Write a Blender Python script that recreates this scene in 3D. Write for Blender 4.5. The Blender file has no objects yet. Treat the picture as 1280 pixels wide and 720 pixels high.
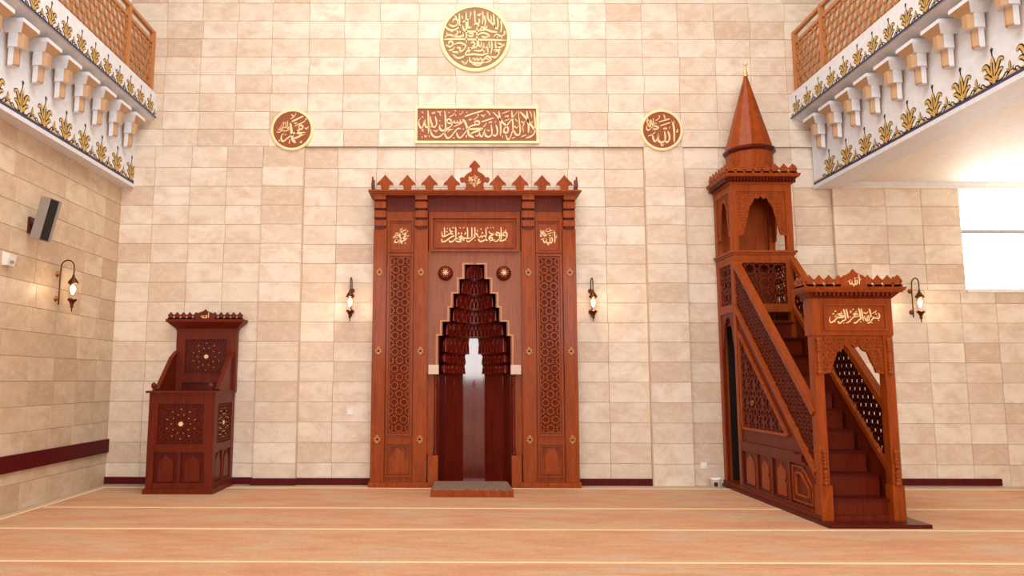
import bpy, math, random
from mathutils import Matrix, Vector
random.seed(7)
S = bpy.context.scene
COL = S.collection
PI = math.pi

# ------------------------------------------------------------------ camera
cd = bpy.data.cameras.new('camera')
cam = bpy.data.objects.new('camera', cd)
COL.objects.link(cam)
cd.sensor_width = 36.0
cd.lens = 899.04 / 1280 * 36
cd.shift_x = 70.716 / 1280
cd.shift_y = 9.975 / 1280
cd.clip_end = 200
cam.matrix_world = (Matrix.Translation((0, -10.86, 1.547)) @ Matrix.Rotation(0.00228, 4, 'Z')
                    @ Matrix.Rotation(PI / 2 + 0.11631, 4, 'X') @ Matrix.Rotation(0.00234, 4, 'Z'))
S.camera = cam

# ------------------------------------------------------------------ world, lights, exposure
W = bpy.data.worlds.new('world')
S.world = W
W.use_nodes = True
W.node_tree.nodes['Background'].inputs[0].default_value = (0.93, 0.96, 1.0, 1)
W.node_tree.nodes['Background'].inputs[1].default_value = 9.0
S.view_settings.view_transform = 'Standard'
S.view_settings.look = 'None'
S.view_settings.gamma = 1
S.view_settings.exposure = -1.25


def area(name, loc, rot, sx, sy, power, col=(1, .93, .84)):
    l = bpy.data.lights.new(name, 'AREA')
    l.shape = 'RECTANGLE'
    l.size, l.size_y = sx, sy
    l.energy = power
    l.color = col
    o = bpy.data.objects.new(name, l)
    o.location = loc
    o.rotation_euler = rot
    COL.objects.link(o)
    return o


R90 = PI / 2
# daylight through the tall rear windows, facing the prayer niche (+Y)
area('daylight_rear_centre', (0.75, -16.6, 3.8), (R90, 0, 0), 2.4, 4.4, 1050, (1, .985, .96))
area('daylight_rear_left', (-3.2, -16.6, 4.3), (R90, 0, 0), 2.0, 3.6, 380, (1, .98, .95))
area('daylight_rear_right', (4.4, -16.6, 4.3), (R90, 0, 0), 2.0, 3.6, 380, (1, .98, .95))
# added overhead fill mimicking an unseen skylight dome; the ceiling is closed
area('overhead_fill', (0.2, -6.0, 10.3), (0, 0, 0), 6.0, 8.0, 1700, (1, .98, .94))
# aisle window on the qibla wall, light coming in
area('daylight_aisle_window', (8.85, 0.12, 3.72), (-R90 - .6, 0, 0), 1.9, 1.30, 150, (1, .97, .9))
area('aisle_side_fill', (10.0, -5.0, 3.0), (0, R90, 0), 2.0, 4.0, 160, (1, .95, .87))  # added fill for the aisle, the right wall has no window here

# ------------------------------------------------------------------ materials


def srgb(r, g, b):
    f = lambda c: (c / 255 / 12.92) if c / 255 <= .04045 else ((c / 255 + .055) / 1.055) ** 2.4
    return (f(r), f(g), f(b), 1)


def newmat(name):
    m = bpy.data.materials.new(name)
    m.use_nodes = True
    nt = m.node_tree
    return m, nt, nt.nodes['Principled BSDF']


def ramp(nt, fac, stops):
    r = nt.nodes.new('ShaderNodeValToRGB')
    el = r.color_ramp.elements
    while len(el) < len(stops):
        el.new(.5)
    for e, (p, c) in zip(el, stops):
        e.position = p
        e.color = c
    nt.links.new(fac, r.inputs[0])
    return r.outputs[0]


def noise(nt, scale, detail=4, vec=None, rough=.55, dist=0):
    n = nt.nodes.new('ShaderNodeTexNoise')
    n.inputs['Scale'].default_value = scale
    n.inputs['Detail'].default_value = detail
    n.inputs['Roughness'].default_value = rough
    n.inputs['Distortion'].default_value = dist
    if vec is not None:
        nt.links.new(vec, n.inputs['Vector'])
    return n.outputs['Fac']


def mix(nt, a, b, fac, mode='MIX'):
    m = nt.nodes.new('ShaderNodeMix')
    m.data_type = 'RGBA'
    m.blend_type = mode
    for sock, v in ((m.inputs[0], fac), (m.inputs[6], a), (m.inputs[7], b)):
        if hasattr(v, 'is_output'):
            nt.links.new(v, sock)
        else:
            sock.default_value = v
    return m.outputs[2]


def coords(nt, scale=(1, 1, 1), offset_random=False):
    tc = nt.nodes.new('ShaderNodeTexCoord')
    mp = nt.nodes.new('ShaderNodeMapping')
    mp.inputs['Scale'].default_value = scale
    nt.links.new(tc.outputs['Object'], mp.inputs['Vector'])
    if offset_random:
        oi = nt.nodes.new('ShaderNodeObjectInfo')
        mu = nt.nodes.new('ShaderNodeMath')
        mu.operation = 'MULTIPLY'
        mu.inputs[1].default_value = 97.0
        nt.links.new(oi.outputs['Random'], mu.inputs[0])
        nt.links.new(mu.outputs[0], mp.inputs['Location'])
    return mp.outputs[0]


def bump(nt, bsdf, h, strength=.2, dist=.002):
    b = nt.nodes.new('ShaderNodeBump')
    b.inputs['Strength'].default_value = strength
    b.inputs['Distance'].default_value = dist
    nt.links.new(h, b.inputs['Height'])
    nt.links.new(b.outputs[0], bsdf.inputs['Normal'])


def flat(name, col, rough=.5, metal=0.0, coat=0.0):
    m, nt, b = newmat(name)
    v = coords(nt)
    n = noise(nt, 14, 3, v)
    c = ramp(nt, n, [(.3, tuple(x * .93 for x in col[:3]) + (1,)), (.7, tuple(min(1, x * 1.05) for x in col[:3]) + (1,))])
    nt.links.new(c, b.inputs['Base Color'])
    b.inputs['Roughness'].default_value = rough
    b.inputs['Metallic'].default_value = metal
    b.inputs['Coat Weight'].default_value = coat
    return m


def wood(name, dark, light, rough=.45, coat=.10, coat_rough=.12, spec=.18):
    m, nt, b = newmat(name)
    v = coords(nt, (9, 9, .9))
    n1 = noise(nt, 2.4, 6, v, .6, 1.2)
    v2 = coords(nt, (1, 1, .35))
    n2 = noise(nt, 2.0, 3, v2)
    base = ramp(nt, n1, [(.28, dark), (.72, light)])
    c = mix(nt, base, mix(nt, base, tuple(x * .72 for x in light[:3]) + (1,), .5), n2)
    nt.links.new(c, b.inputs['Base Color'])
    b.inputs['Roughness'].default_value = rough
    b.inputs['Specular IOR Level'].default_value = spec
    b.inputs['Coat Weight'].default_value = coat
    b.inputs['Coat Roughness'].default_value = coat_rough
    bump(nt, b, n1, .12, .001)
    return m


def stone(name, tones, vein, rough=.42):
    m, nt, b = newmat(name)
    v = coords(nt, (1, 1, 1.5), True)
    oi = nt.nodes.new('ShaderNodeObjectInfo')
    tone = ramp(nt, oi.outputs['Random'], tones)
    n1 = noise(nt, 2.6, 6, v, .65, .5)
    n2 = noise(nt, 7.0, 5, v, .7, .6)
    patch = ramp(nt, n1, [(.42, (0, 0, 0, 1)), (.66, (1, 1, 1, 1))])
    fine = ramp(nt, n2, [(.45, (0, 0, 0, 1)), (.85, (1, 1, 1, 1))])
    c = mix(nt, tone, vein, patch)
    m1 = mix(nt, tone, c, .8)
    light = tuple(min(1, x * 1.12) for x in tones[-1][1][:3]) + (1,)
    m2 = mix(nt, m1, mix(nt, m1, light, fine), .6)
    nt.links.new(m2, b.inputs['Base Color'])
    b.inputs['Roughness'].default_value = rough
    b.inputs['Specular IOR Level'].default_value = .35
    bump(nt, b, n2, .08, .001)
    return m


M = {}
M['tile'] = stone('travertine', [(0, srgb(204, 180, 158)), (.2, srgb(217, 200, 181)), (.6, srgb(225, 211, 194)), (1, srgb(233, 222, 207))],
                  srgb(206, 180, 158))
M['tile_shaded'] = stone('travertine_shaded', [(0, srgb(192, 164, 136)), (.3, srgb(206, 182, 154)), (.7, srgb(214, 192, 166)), (1, srgb(222, 204, 180))],
                       srgb(190, 162, 134))  # darker travertine copy, the side wall's weaker light put into the colour
M['grout'] = flat('grout', srgb(190, 168, 146), .8)
M['plaster'] = flat('white_plaster', srgb(226, 229, 236), .55)
M['cream'] = flat('cream_plaster', srgb(232, 222, 206), .6)
M['tan'] = flat('tan_brown', srgb(184, 146, 108), .6)  # tan for corbel chamfers and fronts, and one aisle moulding
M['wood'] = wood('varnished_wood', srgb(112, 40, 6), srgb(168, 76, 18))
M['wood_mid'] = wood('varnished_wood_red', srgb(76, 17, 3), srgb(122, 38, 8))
M['wood_ground'] = wood('panel_ground_wood', srgb(84, 27, 5), srgb(114, 42, 11), .6, 0, .2, .1)
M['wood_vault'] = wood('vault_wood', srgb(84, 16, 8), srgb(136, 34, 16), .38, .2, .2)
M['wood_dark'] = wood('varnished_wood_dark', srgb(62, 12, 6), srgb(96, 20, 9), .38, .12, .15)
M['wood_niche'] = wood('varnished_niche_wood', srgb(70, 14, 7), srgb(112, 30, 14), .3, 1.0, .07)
M['wood_panel'] = wood('plain_panel_wood', srgb(128, 66, 40), srgb(158, 92, 62), .5, .1, .2)
M['wood_rail'] = wood('light_rail_wood', srgb(176, 108, 58), srgb(204, 140, 86), .45, .2, .2)
M['wood_kursi'] = wood('kursi_wood', srgb(74, 17, 4), srgb(118, 38, 10))
M['maroon'] = wood('maroon_wood', srgb(72, 8, 12), srgb(96, 14, 18), .6, .05, .2, .15)
M['void'] = flat('dark_backing', srgb(26, 7, 5), .7)  # near-black, makes the tower doorway look like unlit depth
M['lettering'] = flat('pale_gold_lettering', srgb(246, 214, 160), .45)
M['plaque'] = flat('plaque_brown', srgb(146, 76, 38), .5)
M['plaque_olive'] = flat('plaque_olive_brown', srgb(150, 106, 58), .5)
M['plaque_rim'] = flat('plaque_cream_rim', srgb(248, 226, 172), .45)
M['gold'] = flat('gold_paint', srgb(208, 168, 92), .5)
M['black'] = flat('black_paint', srgb(16, 15, 16), .7)
M['navy'] = flat('navy_paint', srgb(44, 52, 98), .5)
M['brass'] = flat('aged_brass', srgb(150, 96, 44), .35, .85)
M['bronze'] = flat('aged_bronze', srgb(92, 52, 28), .38, .8)
M['goldmetal'] = flat('polished_gold', srgb(236, 200, 130), .25, .8)
M['inlay'] = flat('pearl_inlay', srgb(240, 200, 150), .3)
M['speaker'] = flat('speaker_grey', srgb(150, 140, 134), .5)
M['grille'] = flat('speaker_grille_black', srgb(6, 6, 7), .6)
M['plastic'] = flat('white_plastic', srgb(236, 234, 230), .4)
M['alu'] = flat('grey_aluminium', srgb(150, 152, 156), .4, .4)
M['impost'] = flat('pale_stone_block', srgb(206, 180, 160), .4)


def carpet_mat():
    m, nt, b = newmat('carpet_pile')
    v = coords(nt, (.5, 1.6, 1))
    n1 = noise(nt, 1.6, 6, v, .62, .6)
    n2 = noise(nt, 60, 3, coords(nt))
    n3 = noise(nt, 5, 7, v, .75)
    c = ramp(nt, n1, [(.36, srgb(184, 128, 90)), (.5, srgb(200, 152, 114)), (.60, srgb(188, 164, 134))])
    c = mix(nt, c, srgb(172, 112, 80), ramp(nt, n3, [(.45, (0, 0, 0, 1)), (.7, (.75, .75, .75, 1))]))
    c = mix(nt, c, ramp(nt, n2, [(.3, srgb(186, 130, 96)), (.7, srgb(220, 176, 140))]), .35)
    nt.links.new(c, b.inputs['Base Color'])
    b.inputs['Roughness'].default_value = .85
    bump(nt, b, n2, .4, .004)
    return m


M['carpet'] = carpet_mat()
M['stripe'] = flat('carpet_stripe_cream', srgb(240, 212, 168), .9)
M['stripe_band'] = flat('carpet_band_beige', srgb(198, 162, 124), .9)
M['border'] = flat('carpet_border_grey_beige', srgb(196, 172, 144), .8)


def mat_speckle():
    m, nt, b = newmat('speckled_brown_mat')
    n = noise(nt, 90, 2, coords(nt))
    nt.links.new(ramp(nt, n, [(.4, srgb(84, 62, 50)), (.6, srgb(164, 132, 112))]), b.inputs['Base Color'])
    b.inputs['Roughness'].default_value = .9
    return m


M['speckle'] = mat_speckle()


def emis(name, col, st):
    m, nt, b = newmat(name)
    b.inputs['Base Color'].default_value = col
    b.inputs['Emission Color'].default_value = col
    b.inputs['Emission Strength'].default_value = st
    return m


M['bulb'] = emis('glowing_bulb', srgb(255, 222, 160), 26)
m, nt, b = newmat('clear_glass')
b.inputs['Base Color'].default_value = (1, .97, .92, 1)
b.inputs['Roughness'].default_value = .05
b.inputs['Transmission Weight'].default_value = 1
b.inputs['IOR'].default_value = 1.06
M['glass'] = m

# ------------------------------------------------------------------ mesh helpers
BASE = {}


class Fr:
    """local frame: u, v in the face, n outwards"""
    def __init__(s, O, U, V=(0, 0, 1)):
        s.O, s.U, s.V = Vector(O), Vector(U), Vector(V)
        s.N = s.U.cross(s.V)

    def __call__(s, u, v, n=0):
        return s.O + s.U * u + s.V * v + s.N * n


FRONT = lambda y: Fr((0, y, 0), (1, 0, 0))         # faces -Y, u = X
LEFT = lambda x: Fr((x, 0, 0), (0, -1, 0))         # faces -X, u = -Y
RIGHT = lambda x: Fr((x, 0, 0), (0, 1, 0))         # faces +X, u = Y


class MB:
    def __init__(s):
        s.v, s.f, s.m, s.sm = [], [], [], []

    def face(s, idx, mi=0, smooth=False):
        s.f.append(tuple(idx))
        s.m.append(mi)
        s.sm.append(smooth)

    def hexa(s, p, mi=0):
        b = len(s.v)
        s.v += [tuple(q) for q in p]
        for q in ((0, 3, 2, 1), (4, 5, 6, 7), (0, 1, 5, 4), (1, 2, 6, 5), (2, 3, 7, 6), (3, 0, 4, 7)):
            s.face([b + i for i in q], mi)
        return s

    def box(s, x0, x1, y0, y1, z0, z1, mi=0):
        return s.hexa([(x0, y0, z0), (x1, y0, z0), (x1, y1, z0), (x0, y1, z0),
                       (x0, y0, z1), (x1, y0, z1), (x1, y1, z1), (x0, y1, z1)], mi)

    def fbox(s, F, u0, u1, v0, v1, n0, n1, mi=0):
        return s.hexa([F(u0, v0, n0), F(u1, v0, n0), F(u1, v1, n0), F(u0, v1, n0),
                       F(u0, v0, n1), F(u1, v0, n1), F(u1, v1, n1), F(u0, v1, n1)], mi)

    def bar(s, F, a, b, w, n0, n1, mi=0):
        dx, dy = b[0] - a[0], b[1] - a[1]
        L = math.hypot(dx, dy)
        if L < 1e-5:
            return s
        px, py = -dy / L * w / 2, dx / L * w / 2
        q = [(a[0] - px, a[1] - py), (b[0] - px, b[1] - py), (b[0] + px, b[1] + py), (a[0] + px, a[1] + py)]
        return s.hexa([F(u, v, n0) for u, v in q] + [F(u, v, n1) for u, v in q], mi)

    def prism(s, F, pts, n0, n1, mi=0, tri=None):
        b = len(s.v)
        k = len(pts)
        s.v += [tuple(F(u, v, n0)) for u, v in pts] + [tuple(F(u, v, n1)) for u, v in pts]
        s.face([b + i for i in reversed(range(k))], mi)
        s.face([b + k + i for i in range(k)], mi)
        for i in range(k):
            j = (i + 1) % k
            s.face([b + i, b + j, b + k + j, b + k + i], mi)
        return s

    def strip(s, F, lo, hi, n0, n1, mi=0):
        """solid between two polylines of equal length (lower, upper)"""
        b = len(s.v)
        k = len(lo)
        for n in (n0, n1):
            s.v += [tuple(F(u, v, n)) for u, v in lo]
            s.v += [tuple(F(u, v, n)) for u, v in hi]
        for i in range(k - 1):
            s.face([b + i, b + k + i, b + k + i + 1, b + i + 1], mi)
            c = b + 2 * k
            s.face([c + i, c + i + 1, c + k + i + 1, c + k + i], mi)
            s.face([b + i, b + i + 1, c + i + 1, c + i], mi)
            s.face([b + k + i, c + k + i, c + k + i + 1, b + k + i + 1], mi)
        for i in (0, k - 1):
            s.face([b + i, c + i, c + k + i, b + k + i] if i == 0 else [b + i, b + k + i, c + k + i, c + i], mi)
        return s

    def lathe(s, c, prof, n=16, axis='z', mi=0, smooth=True, a0=0.0):
        """prof: list of (radius, height)"""
        b = len(s.v)
        for r, h in prof:
            for i in range(n):
                t = a0 + 2 * PI * i / n
                x, y = r * math.cos(t), r * math.sin(t)
                if axis == 'z':
                    s.v.append((c[0] + x, c[1] + y, c[2] + h))
                elif axis == 'y':
                    s.v.append((c[0] + x, c[1] - h, c[2] + y))
                elif axis == 'x':
                    s.v.append((c[0] + h, c[1] + x, c[2] + y))
        for j in range(len(prof) - 1):
            for i in range(n):
                k = (i + 1) % n
                s.face([b + j * n + i, b + j * n + k, b + (j + 1) * n + k, b + (j + 1) * n + i], mi, smooth)
        s.face([b + i for i in reversed(range(n))], mi)
        s.face([b + (len(prof) - 1) * n + i for i in range(n)], mi)
        return s

    def tube(s, pts, r, n=8, mi=0):
        b = len(s.v)
        P = [Vector(p) for p in pts]
        k = len(P)
        ref = Vector((0, 0, 1))
        if abs((P[1] - P[0]).normalized().dot(ref)) > .99 and abs((P[-1] - P[0]).normalized().dot(ref)) > .99:
            ref = Vector((1, 0, 0))
        t0 = (P[1] - P[0]).normalized()
        a = t0.orthogonal().normalized()
        for i in range(k):
            t = (P[min(i + 1, k - 1)] - P[max(i - 1, 0)]).normalized()
            a = (a - t * a.dot(t)).normalized()
            c = t.cross(a)
            rr = r[i] if isinstance(r, (list, tuple)) else r
            for j in range(n):
                w = 2 * PI * j / n
                s.v.append(tuple(P[i] + a * math.cos(w) * rr + c * math.sin(w) * rr))
        for i in range(k - 1):
            for j in range(n):
                q = (j + 1) % n
                s.face([b + i * n + j, b + i * n + q, b + (i + 1) * n + q, b + (i + 1) * n + j], mi, True)
        s.face([b + j for j in reversed(range(n))], mi)
        s.face([b + (k - 1) * n + j for j in range(n)], mi)
        return s

    def ribbon(s, F, pts, wfun, n0, n1, mi=0, seg=6, nib=None):
        """solid ribbon along a smooth curve in the frame; wfun(t, direction) is its width"""
        C = catmull(pts, seg)
        k = len(C)
        b = len(s.v)
        for i, (x, y) in enumerate(C):
            q, p = C[min(i + 1, k - 1)], C[max(i - 1, 0)]
            dx, dy = q[0] - p[0], q[1] - p[1]
            L = math.hypot(dx, dy) or 1
            w = wfun(i / (k - 1), math.atan2(dy, dx)) / 2
            ox, oy = -dy / L * w, dx / L * w
            s.v += [tuple(F(x - ox, y - oy, n0)), tuple(F(x + ox, y + oy, n0)),
                    tuple(F(x - ox, y - oy, n1)), tuple(F(x + ox, y + oy, n1))]
        for i in range(k - 1):
            o, q = b + 4 * i, b + 4 * i + 4
            s.face([o + 2, q + 2, q + 3, o + 3], mi)
            s.face([o, o + 1, q + 1, q], mi)
            s.face([o, q, q + 2, o + 2], mi)
            s.face([o + 1, o + 3, q + 3, q + 1], mi)
        s.face([b, b + 2, b + 3, b + 1], mi)
        e = b + 4 * (k - 1)
        s.face([e, e + 1, e + 3, e + 2], mi)
        return s

    def mesh(s, name, mats, off=Vector((0, 0, 0))):
        me = bpy.data.meshes.new(name)
        me.from_pydata([(a - off[0], b - off[1], c - off[2]) for a, b, c in s.v], [], s.f)
        for m in (mats if isinstance(mats, (list, tuple)) else [mats]):
            me.materials.append(M[m])
        me.polygons.foreach_set('material_index', s.m)
        me.polygons.foreach_set('use_smooth', s.sm)
        me.update()
        return me

    def build(s, name, mats, parent=None, base=None, **props):
        off = BASE[parent] if parent is not None else Vector(base or (0, 0, 0))
        o = bpy.data.objects.new(name, s.mesh(name, mats, off))
        COL.objects.link(o)
        BASE[o] = off
        if parent is not None:
            o.parent = parent
        else:
            o.location = off
        for k, v in props.items():
            o[k] = v
        return o


def catmull(p, seg=6):
    if len(p) == 2:
        return [(p[0][0] + (p[1][0] - p[0][0]) * i / 2, p[0][1] + (p[1][1] - p[0][1]) * i / 2) for i in range(3)]
    q = [p[0]] + list(p) + [p[-1]]
    out = []
    for i in range(1, len(q) - 2):
        for j in range(seg):
            t = j / seg
            out.append(tuple(.5 * (2 * q[i][d] + (q[i + 1][d] - q[i - 1][d]) * t
                                   + (2 * q[i - 1][d] - 5 * q[i][d] + 4 * q[i + 1][d] - q[i + 2][d]) * t * t
                                   + (3 * q[i][d] - q[i - 1][d] - 3 * q[i + 1][d] + q[i + 2][d]) * t ** 3) for d in (0, 1)))
    out.append(tuple(p[-1]))
    return out


def thing(name, loc, label, cat, group=None):
    o = bpy.data.objects.new(name, None)
    COL.objects.link(o)
    o.empty_display_size = .1
    o.location = loc
    BASE[o] = Vector(loc)
    o['label'] = label
    o['category'] = cat
    if group:
        o['group'] = group
    return o


def copy_of(o, loc, parent=None):
    c = o.copy()
    COL.objects.link(c)
    c.location = loc
    if parent is not None:
        c.parent = parent
    return c


# ------------------------------------------------------------------ geometric lattice (polygons in contact)


def clip_seg(a, b, poly):
    """clip segment to a convex counter-clockwise polygon"""
    t0, t1 = 0.0, 1.0
    d = (b[0] - a[0], b[1] - a[1])
    k = len(poly)
    for i in range(k):
        p, q = poly[i], poly[(i + 1) % k]
        e = (q[0] - p[0], q[1] - p[1])
        nx, ny = -e[1], e[0]
        num = nx * (a[0] - p[0]) + ny * (a[1] - p[1])
        den = nx * d[0] + ny * d[1]
        if abs(den) < 1e-12:
            if num < 0:
                return None
            continue
        t = -num / den
        if den > 0:
            t0 = max(t0, t)
        else:
            t1 = min(t1, t)
        if t0 >= t1:
            return None
    return ((a[0] + d[0] * t0, a[1] + d[1] * t0), (a[0] + d[0] * t1, a[1] + d[1] * t1))


def hankin(poly, ang):
    k = len(poly)
    segs = []
    mids, rays = [], []
    for i in range(k):
        p, q = poly[i], poly[(i + 1) % k]
        mids.append(((p[0] + q[0]) / 2, (p[1] + q[1]) / 2))
        e = math.atan2(q[1] - p[1], q[0] - p[0])
        rays.append((e + ang, e + PI - ang))
    for i in range(k):
        j = (i + 1) % k
        a, b = mids[i], mids[j]
        da = (math.cos(rays[i][0]), math.sin(rays[i][0]))
        db = (math.cos(rays[j][1]), math.sin(rays[j][1]))
        den = da[0] * db[1] - da[1] * db[0]
        if abs(den) < 1e-9:
            segs.append((a, b))
            continue
        t = ((b[0] - a[0]) * db[1] - (b[1] - a[1]) * db[0]) / den
        x = (a[0] + da[0] * t, a[1] + da[1] * t)
        segs += [(a, x), (x, b)]
    return segs


def ngon(cx, cy, k, R, a0):
    return [(cx + R * math.cos(a0 + 2 * PI * i / k), cy + R * math.sin(a0 + 2 * PI * i / k)) for i in range(k)]


def pattern(kind, poly, e, centre=None):
    us = [p[0] for p in poly]
    vs = [p[1] for p in poly]
    u0, u1, v0, v1 = min(us), max(us), min(vs), max(vs)
    cu, cv = centre or ((u0 + u1) / 2, (v0 + v1) / 2)
    out = []
    if kind == 'cell':
        dx, dy = e * math.sqrt(3), e * 1.5
        nv, nu = int((v1 - v0) / dy) + 2, int((u1 - u0) / dx) + 2
        for j in range(-nv, nv + 1):
            for i in range(-nu, nu + 1):
                x, y = cu + (i + (j % 2) * .5) * dx, cv + j * dy
                h = ngon(x, y, 6, e, PI / 6)
                out += [(h[q], h[q + 1]) for q in (0, 1, 2)]
                out += hankin(h, math.radians(58)) if (i - j) % 3 == 0 and False else []
    elif kind == 'oct':
        P = e * (1 + math.sqrt(2))
        R = e / 2 / math.sin(PI / 8)
        nu, nv = int((u1 - u0) / P) + 2, int((v1 - v0) / P) + 2
        for i in range(-nu, nu + 1):
            for j in range(-nv, nv + 1):
                x, y = cu + i * P, cv + j * P
                if not (u0 - P < x < u1 + P and v0 - P < y < v1 + P):
                    continue
                out += hankin(ngon(x, y, 8, R, PI / 8), math.radians(62))
                out += hankin(ngon(x + P / 2, y + P / 2, 4, e / math.sqrt(2), 0), math.radians(62))
    else:
        dx, dy = e * math.sqrt(3), e * 1.5
        nv, nu = int((v1 - v0) / dy) + 2, int((u1 - u0) / dx) + 2
        for j in range(-nv, nv + 1):
            for i in range(-nu, nu + 1):
                x, y = cu + (i + (j % 2) * .5) * dx, cv + j * dy
                if not (u0 - dx < x < u1 + dx and v0 - dx < y < v1 + dx):
                    continue
                out += hankin(ngon(x, y, 6, e, PI / 6), math.radians(58))
    res = []
    for a, b in out:
        c = clip_seg(a, b, poly)
        if c and math.hypot(c[0][0] - c[1][0], c[0][1] - c[1][1]) > .003:
            res.append(c)
    return res


def lattice(F, poly, e, w, n0, n1, kind='hex', centre=None):
    mb = MB()
    for a, b in pattern(kind, poly, e, centre):
        mb.bar(F, a, b, w, n0, n1)
    return mb


def rect(u0, u1, v0, v1):
    return [(u0, v0), (u1, v0), (u1, v1), (u0, v1)]


def frame(mb, F, u0, u1, v0, v1, w, n0, n1):
    """a picture-frame moulding with an inner step"""
    mb.fbox(F, u0, u1, v0, v0 + w, n0, n1)
    mb.fbox(F, u0, u1, v1 - w, v1, n0, n1)
    mb.fbox(F, u0, u0 + w, v0 + w, v1 - w, n0, n1)
    mb.fbox(F, u1 - w, u1, v0 + w, v1 - w, n0, n1)
    return mb


# ------------------------------------------------------------------ calligraphy


def write(mb, F, strokes, fmap, sc, n0, n1, nib=math.radians(62), mi=0):
    """strokes: (width, [(px, py), ...]) in drawing units, y down; a broad nib held at a constant angle"""
    for w, pts in strokes:
        P = [fmap(*p) for p in pts]
        if len(P) == 1:      # a rhombic dot
            x, y = P[0]
            r = w * sc * .62
            mb.prism(F, [(x - r, y), (x, y - r), (x + r, y), (x, y + r)], n0, n1, mi)
            continue
        full = w * sc

        def wf(t, d, full=full):
            k = .45 + .55 * abs(math.sin(d - nib))
            e = min(1, .35 + 4 * t, .25 + 5 * (1 - t))
            return full * k * e * 1.38
        mb.ribbon(F, P, wf, n0, n1, mi, 5)
    return mb


T_MUH = [(34, [(366, 250), (378, 330), (395, 430), (410, 510), (452, 562)]),
         (24, [(505, 345), (495, 310), (525, 288), (555, 310), (545, 345), (510, 355), (450, 395), (390, 440), (330, 490), (270, 535), (238, 510), (240, 450), (278, 412)]),
         (30, [(600, 404), (520, 412), (440, 386)]), (28, [(600, 410), (540, 440), (480, 475), (425, 492)]),
         (24, [(385, 232), (470, 190), (562, 142)]), (14, [(362, 190), (410, 160), (440, 118), (446, 95)]), (14, [(380, 118), (398, 138), (412, 150)]),
         (15, [(430, 305), (500, 268), (560, 240), (592, 205)]), (26, [(600, 190)]), (13, [(425, 265), (434, 245), (446, 268), (458, 244), (470, 262)]),
         (16, [(590, 325), (612, 342), (640, 308)]), (14, [(200, 512), (212, 540)]), (14, [(372, 505), (362, 530), (356, 576)]),
         (13, [(515, 545), (540, 556), (545, 520)]), (20, [(300, 435)]),
         (11, [(160, 390), (200, 397), (240, 372), (262, 330)]), (11, [(180, 370), (212, 330), (240, 280)]), (11, [(238, 275), (268, 240), (262, 292), (240, 330)]),
         (11, [(290, 230), (302, 290), (280, 342)]), (11, [(320, 218), (327, 280), (308, 332)]), (11, [(220, 345), (262, 322), (300, 322), (342, 347)]),
         (11, [(248, 372), (300, 378), (346, 362)]), (11, [(318, 372), (347, 342), (330, 308)]), (11, [(186, 352), (222, 362), (252, 352)])]
T_ALL = [(28, [(524, 196), (540, 300), (546, 400), (540, 552)]), (20, [(515, 205), (530, 215), (552, 245)]),
         (27, [(452, 378), (470, 440), (470, 505), (440, 546), (402, 530)]), (27, [(398, 378), (410, 450), (402, 520), (352, 552), (308, 525), (304, 470), (318, 392)]),
         (24, [(214, 416), (228, 490), (254, 538), (284, 505), (300, 445), (320, 388)]), (14, [(152, 456), (210, 432), (250, 404), (262, 384)]),
         (15, [(318, 237), (400, 212), (492, 183)]), (15, [(335, 297), (410, 272), (492, 243)]), (14, [(268, 218), (310, 192), (336, 155), (322, 138)]),
         (13, [(394, 118), (414, 172), (404, 196)]), (14, [(385, 325), (398, 348), (412, 325), (426, 348), (440, 322)]), (13, [(472, 345), (486, 300)]),
         (12, [(572, 386), (598, 388), (590, 343)]), (17, [(340, 570), (360, 604), (386, 572)]),
         (18, [(142, 285), (138, 348), (170, 362), (196, 320), (190, 260), (178, 205)]), (13, [(142, 228), (172, 300), (216, 332)]),
         (14, [(200, 198), (216, 262), (242, 322)]), (14, [(240, 182), (238, 230), (252, 302)]), (20, [(214, 328), (256, 300), (312, 326), (270, 348), (220, 342)]),
         (12, [(220, 368), (244, 330)]), (12, [(128, 210), (158, 222), (150, 178)]), (12, [(262, 248), (290, 268)])]
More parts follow.
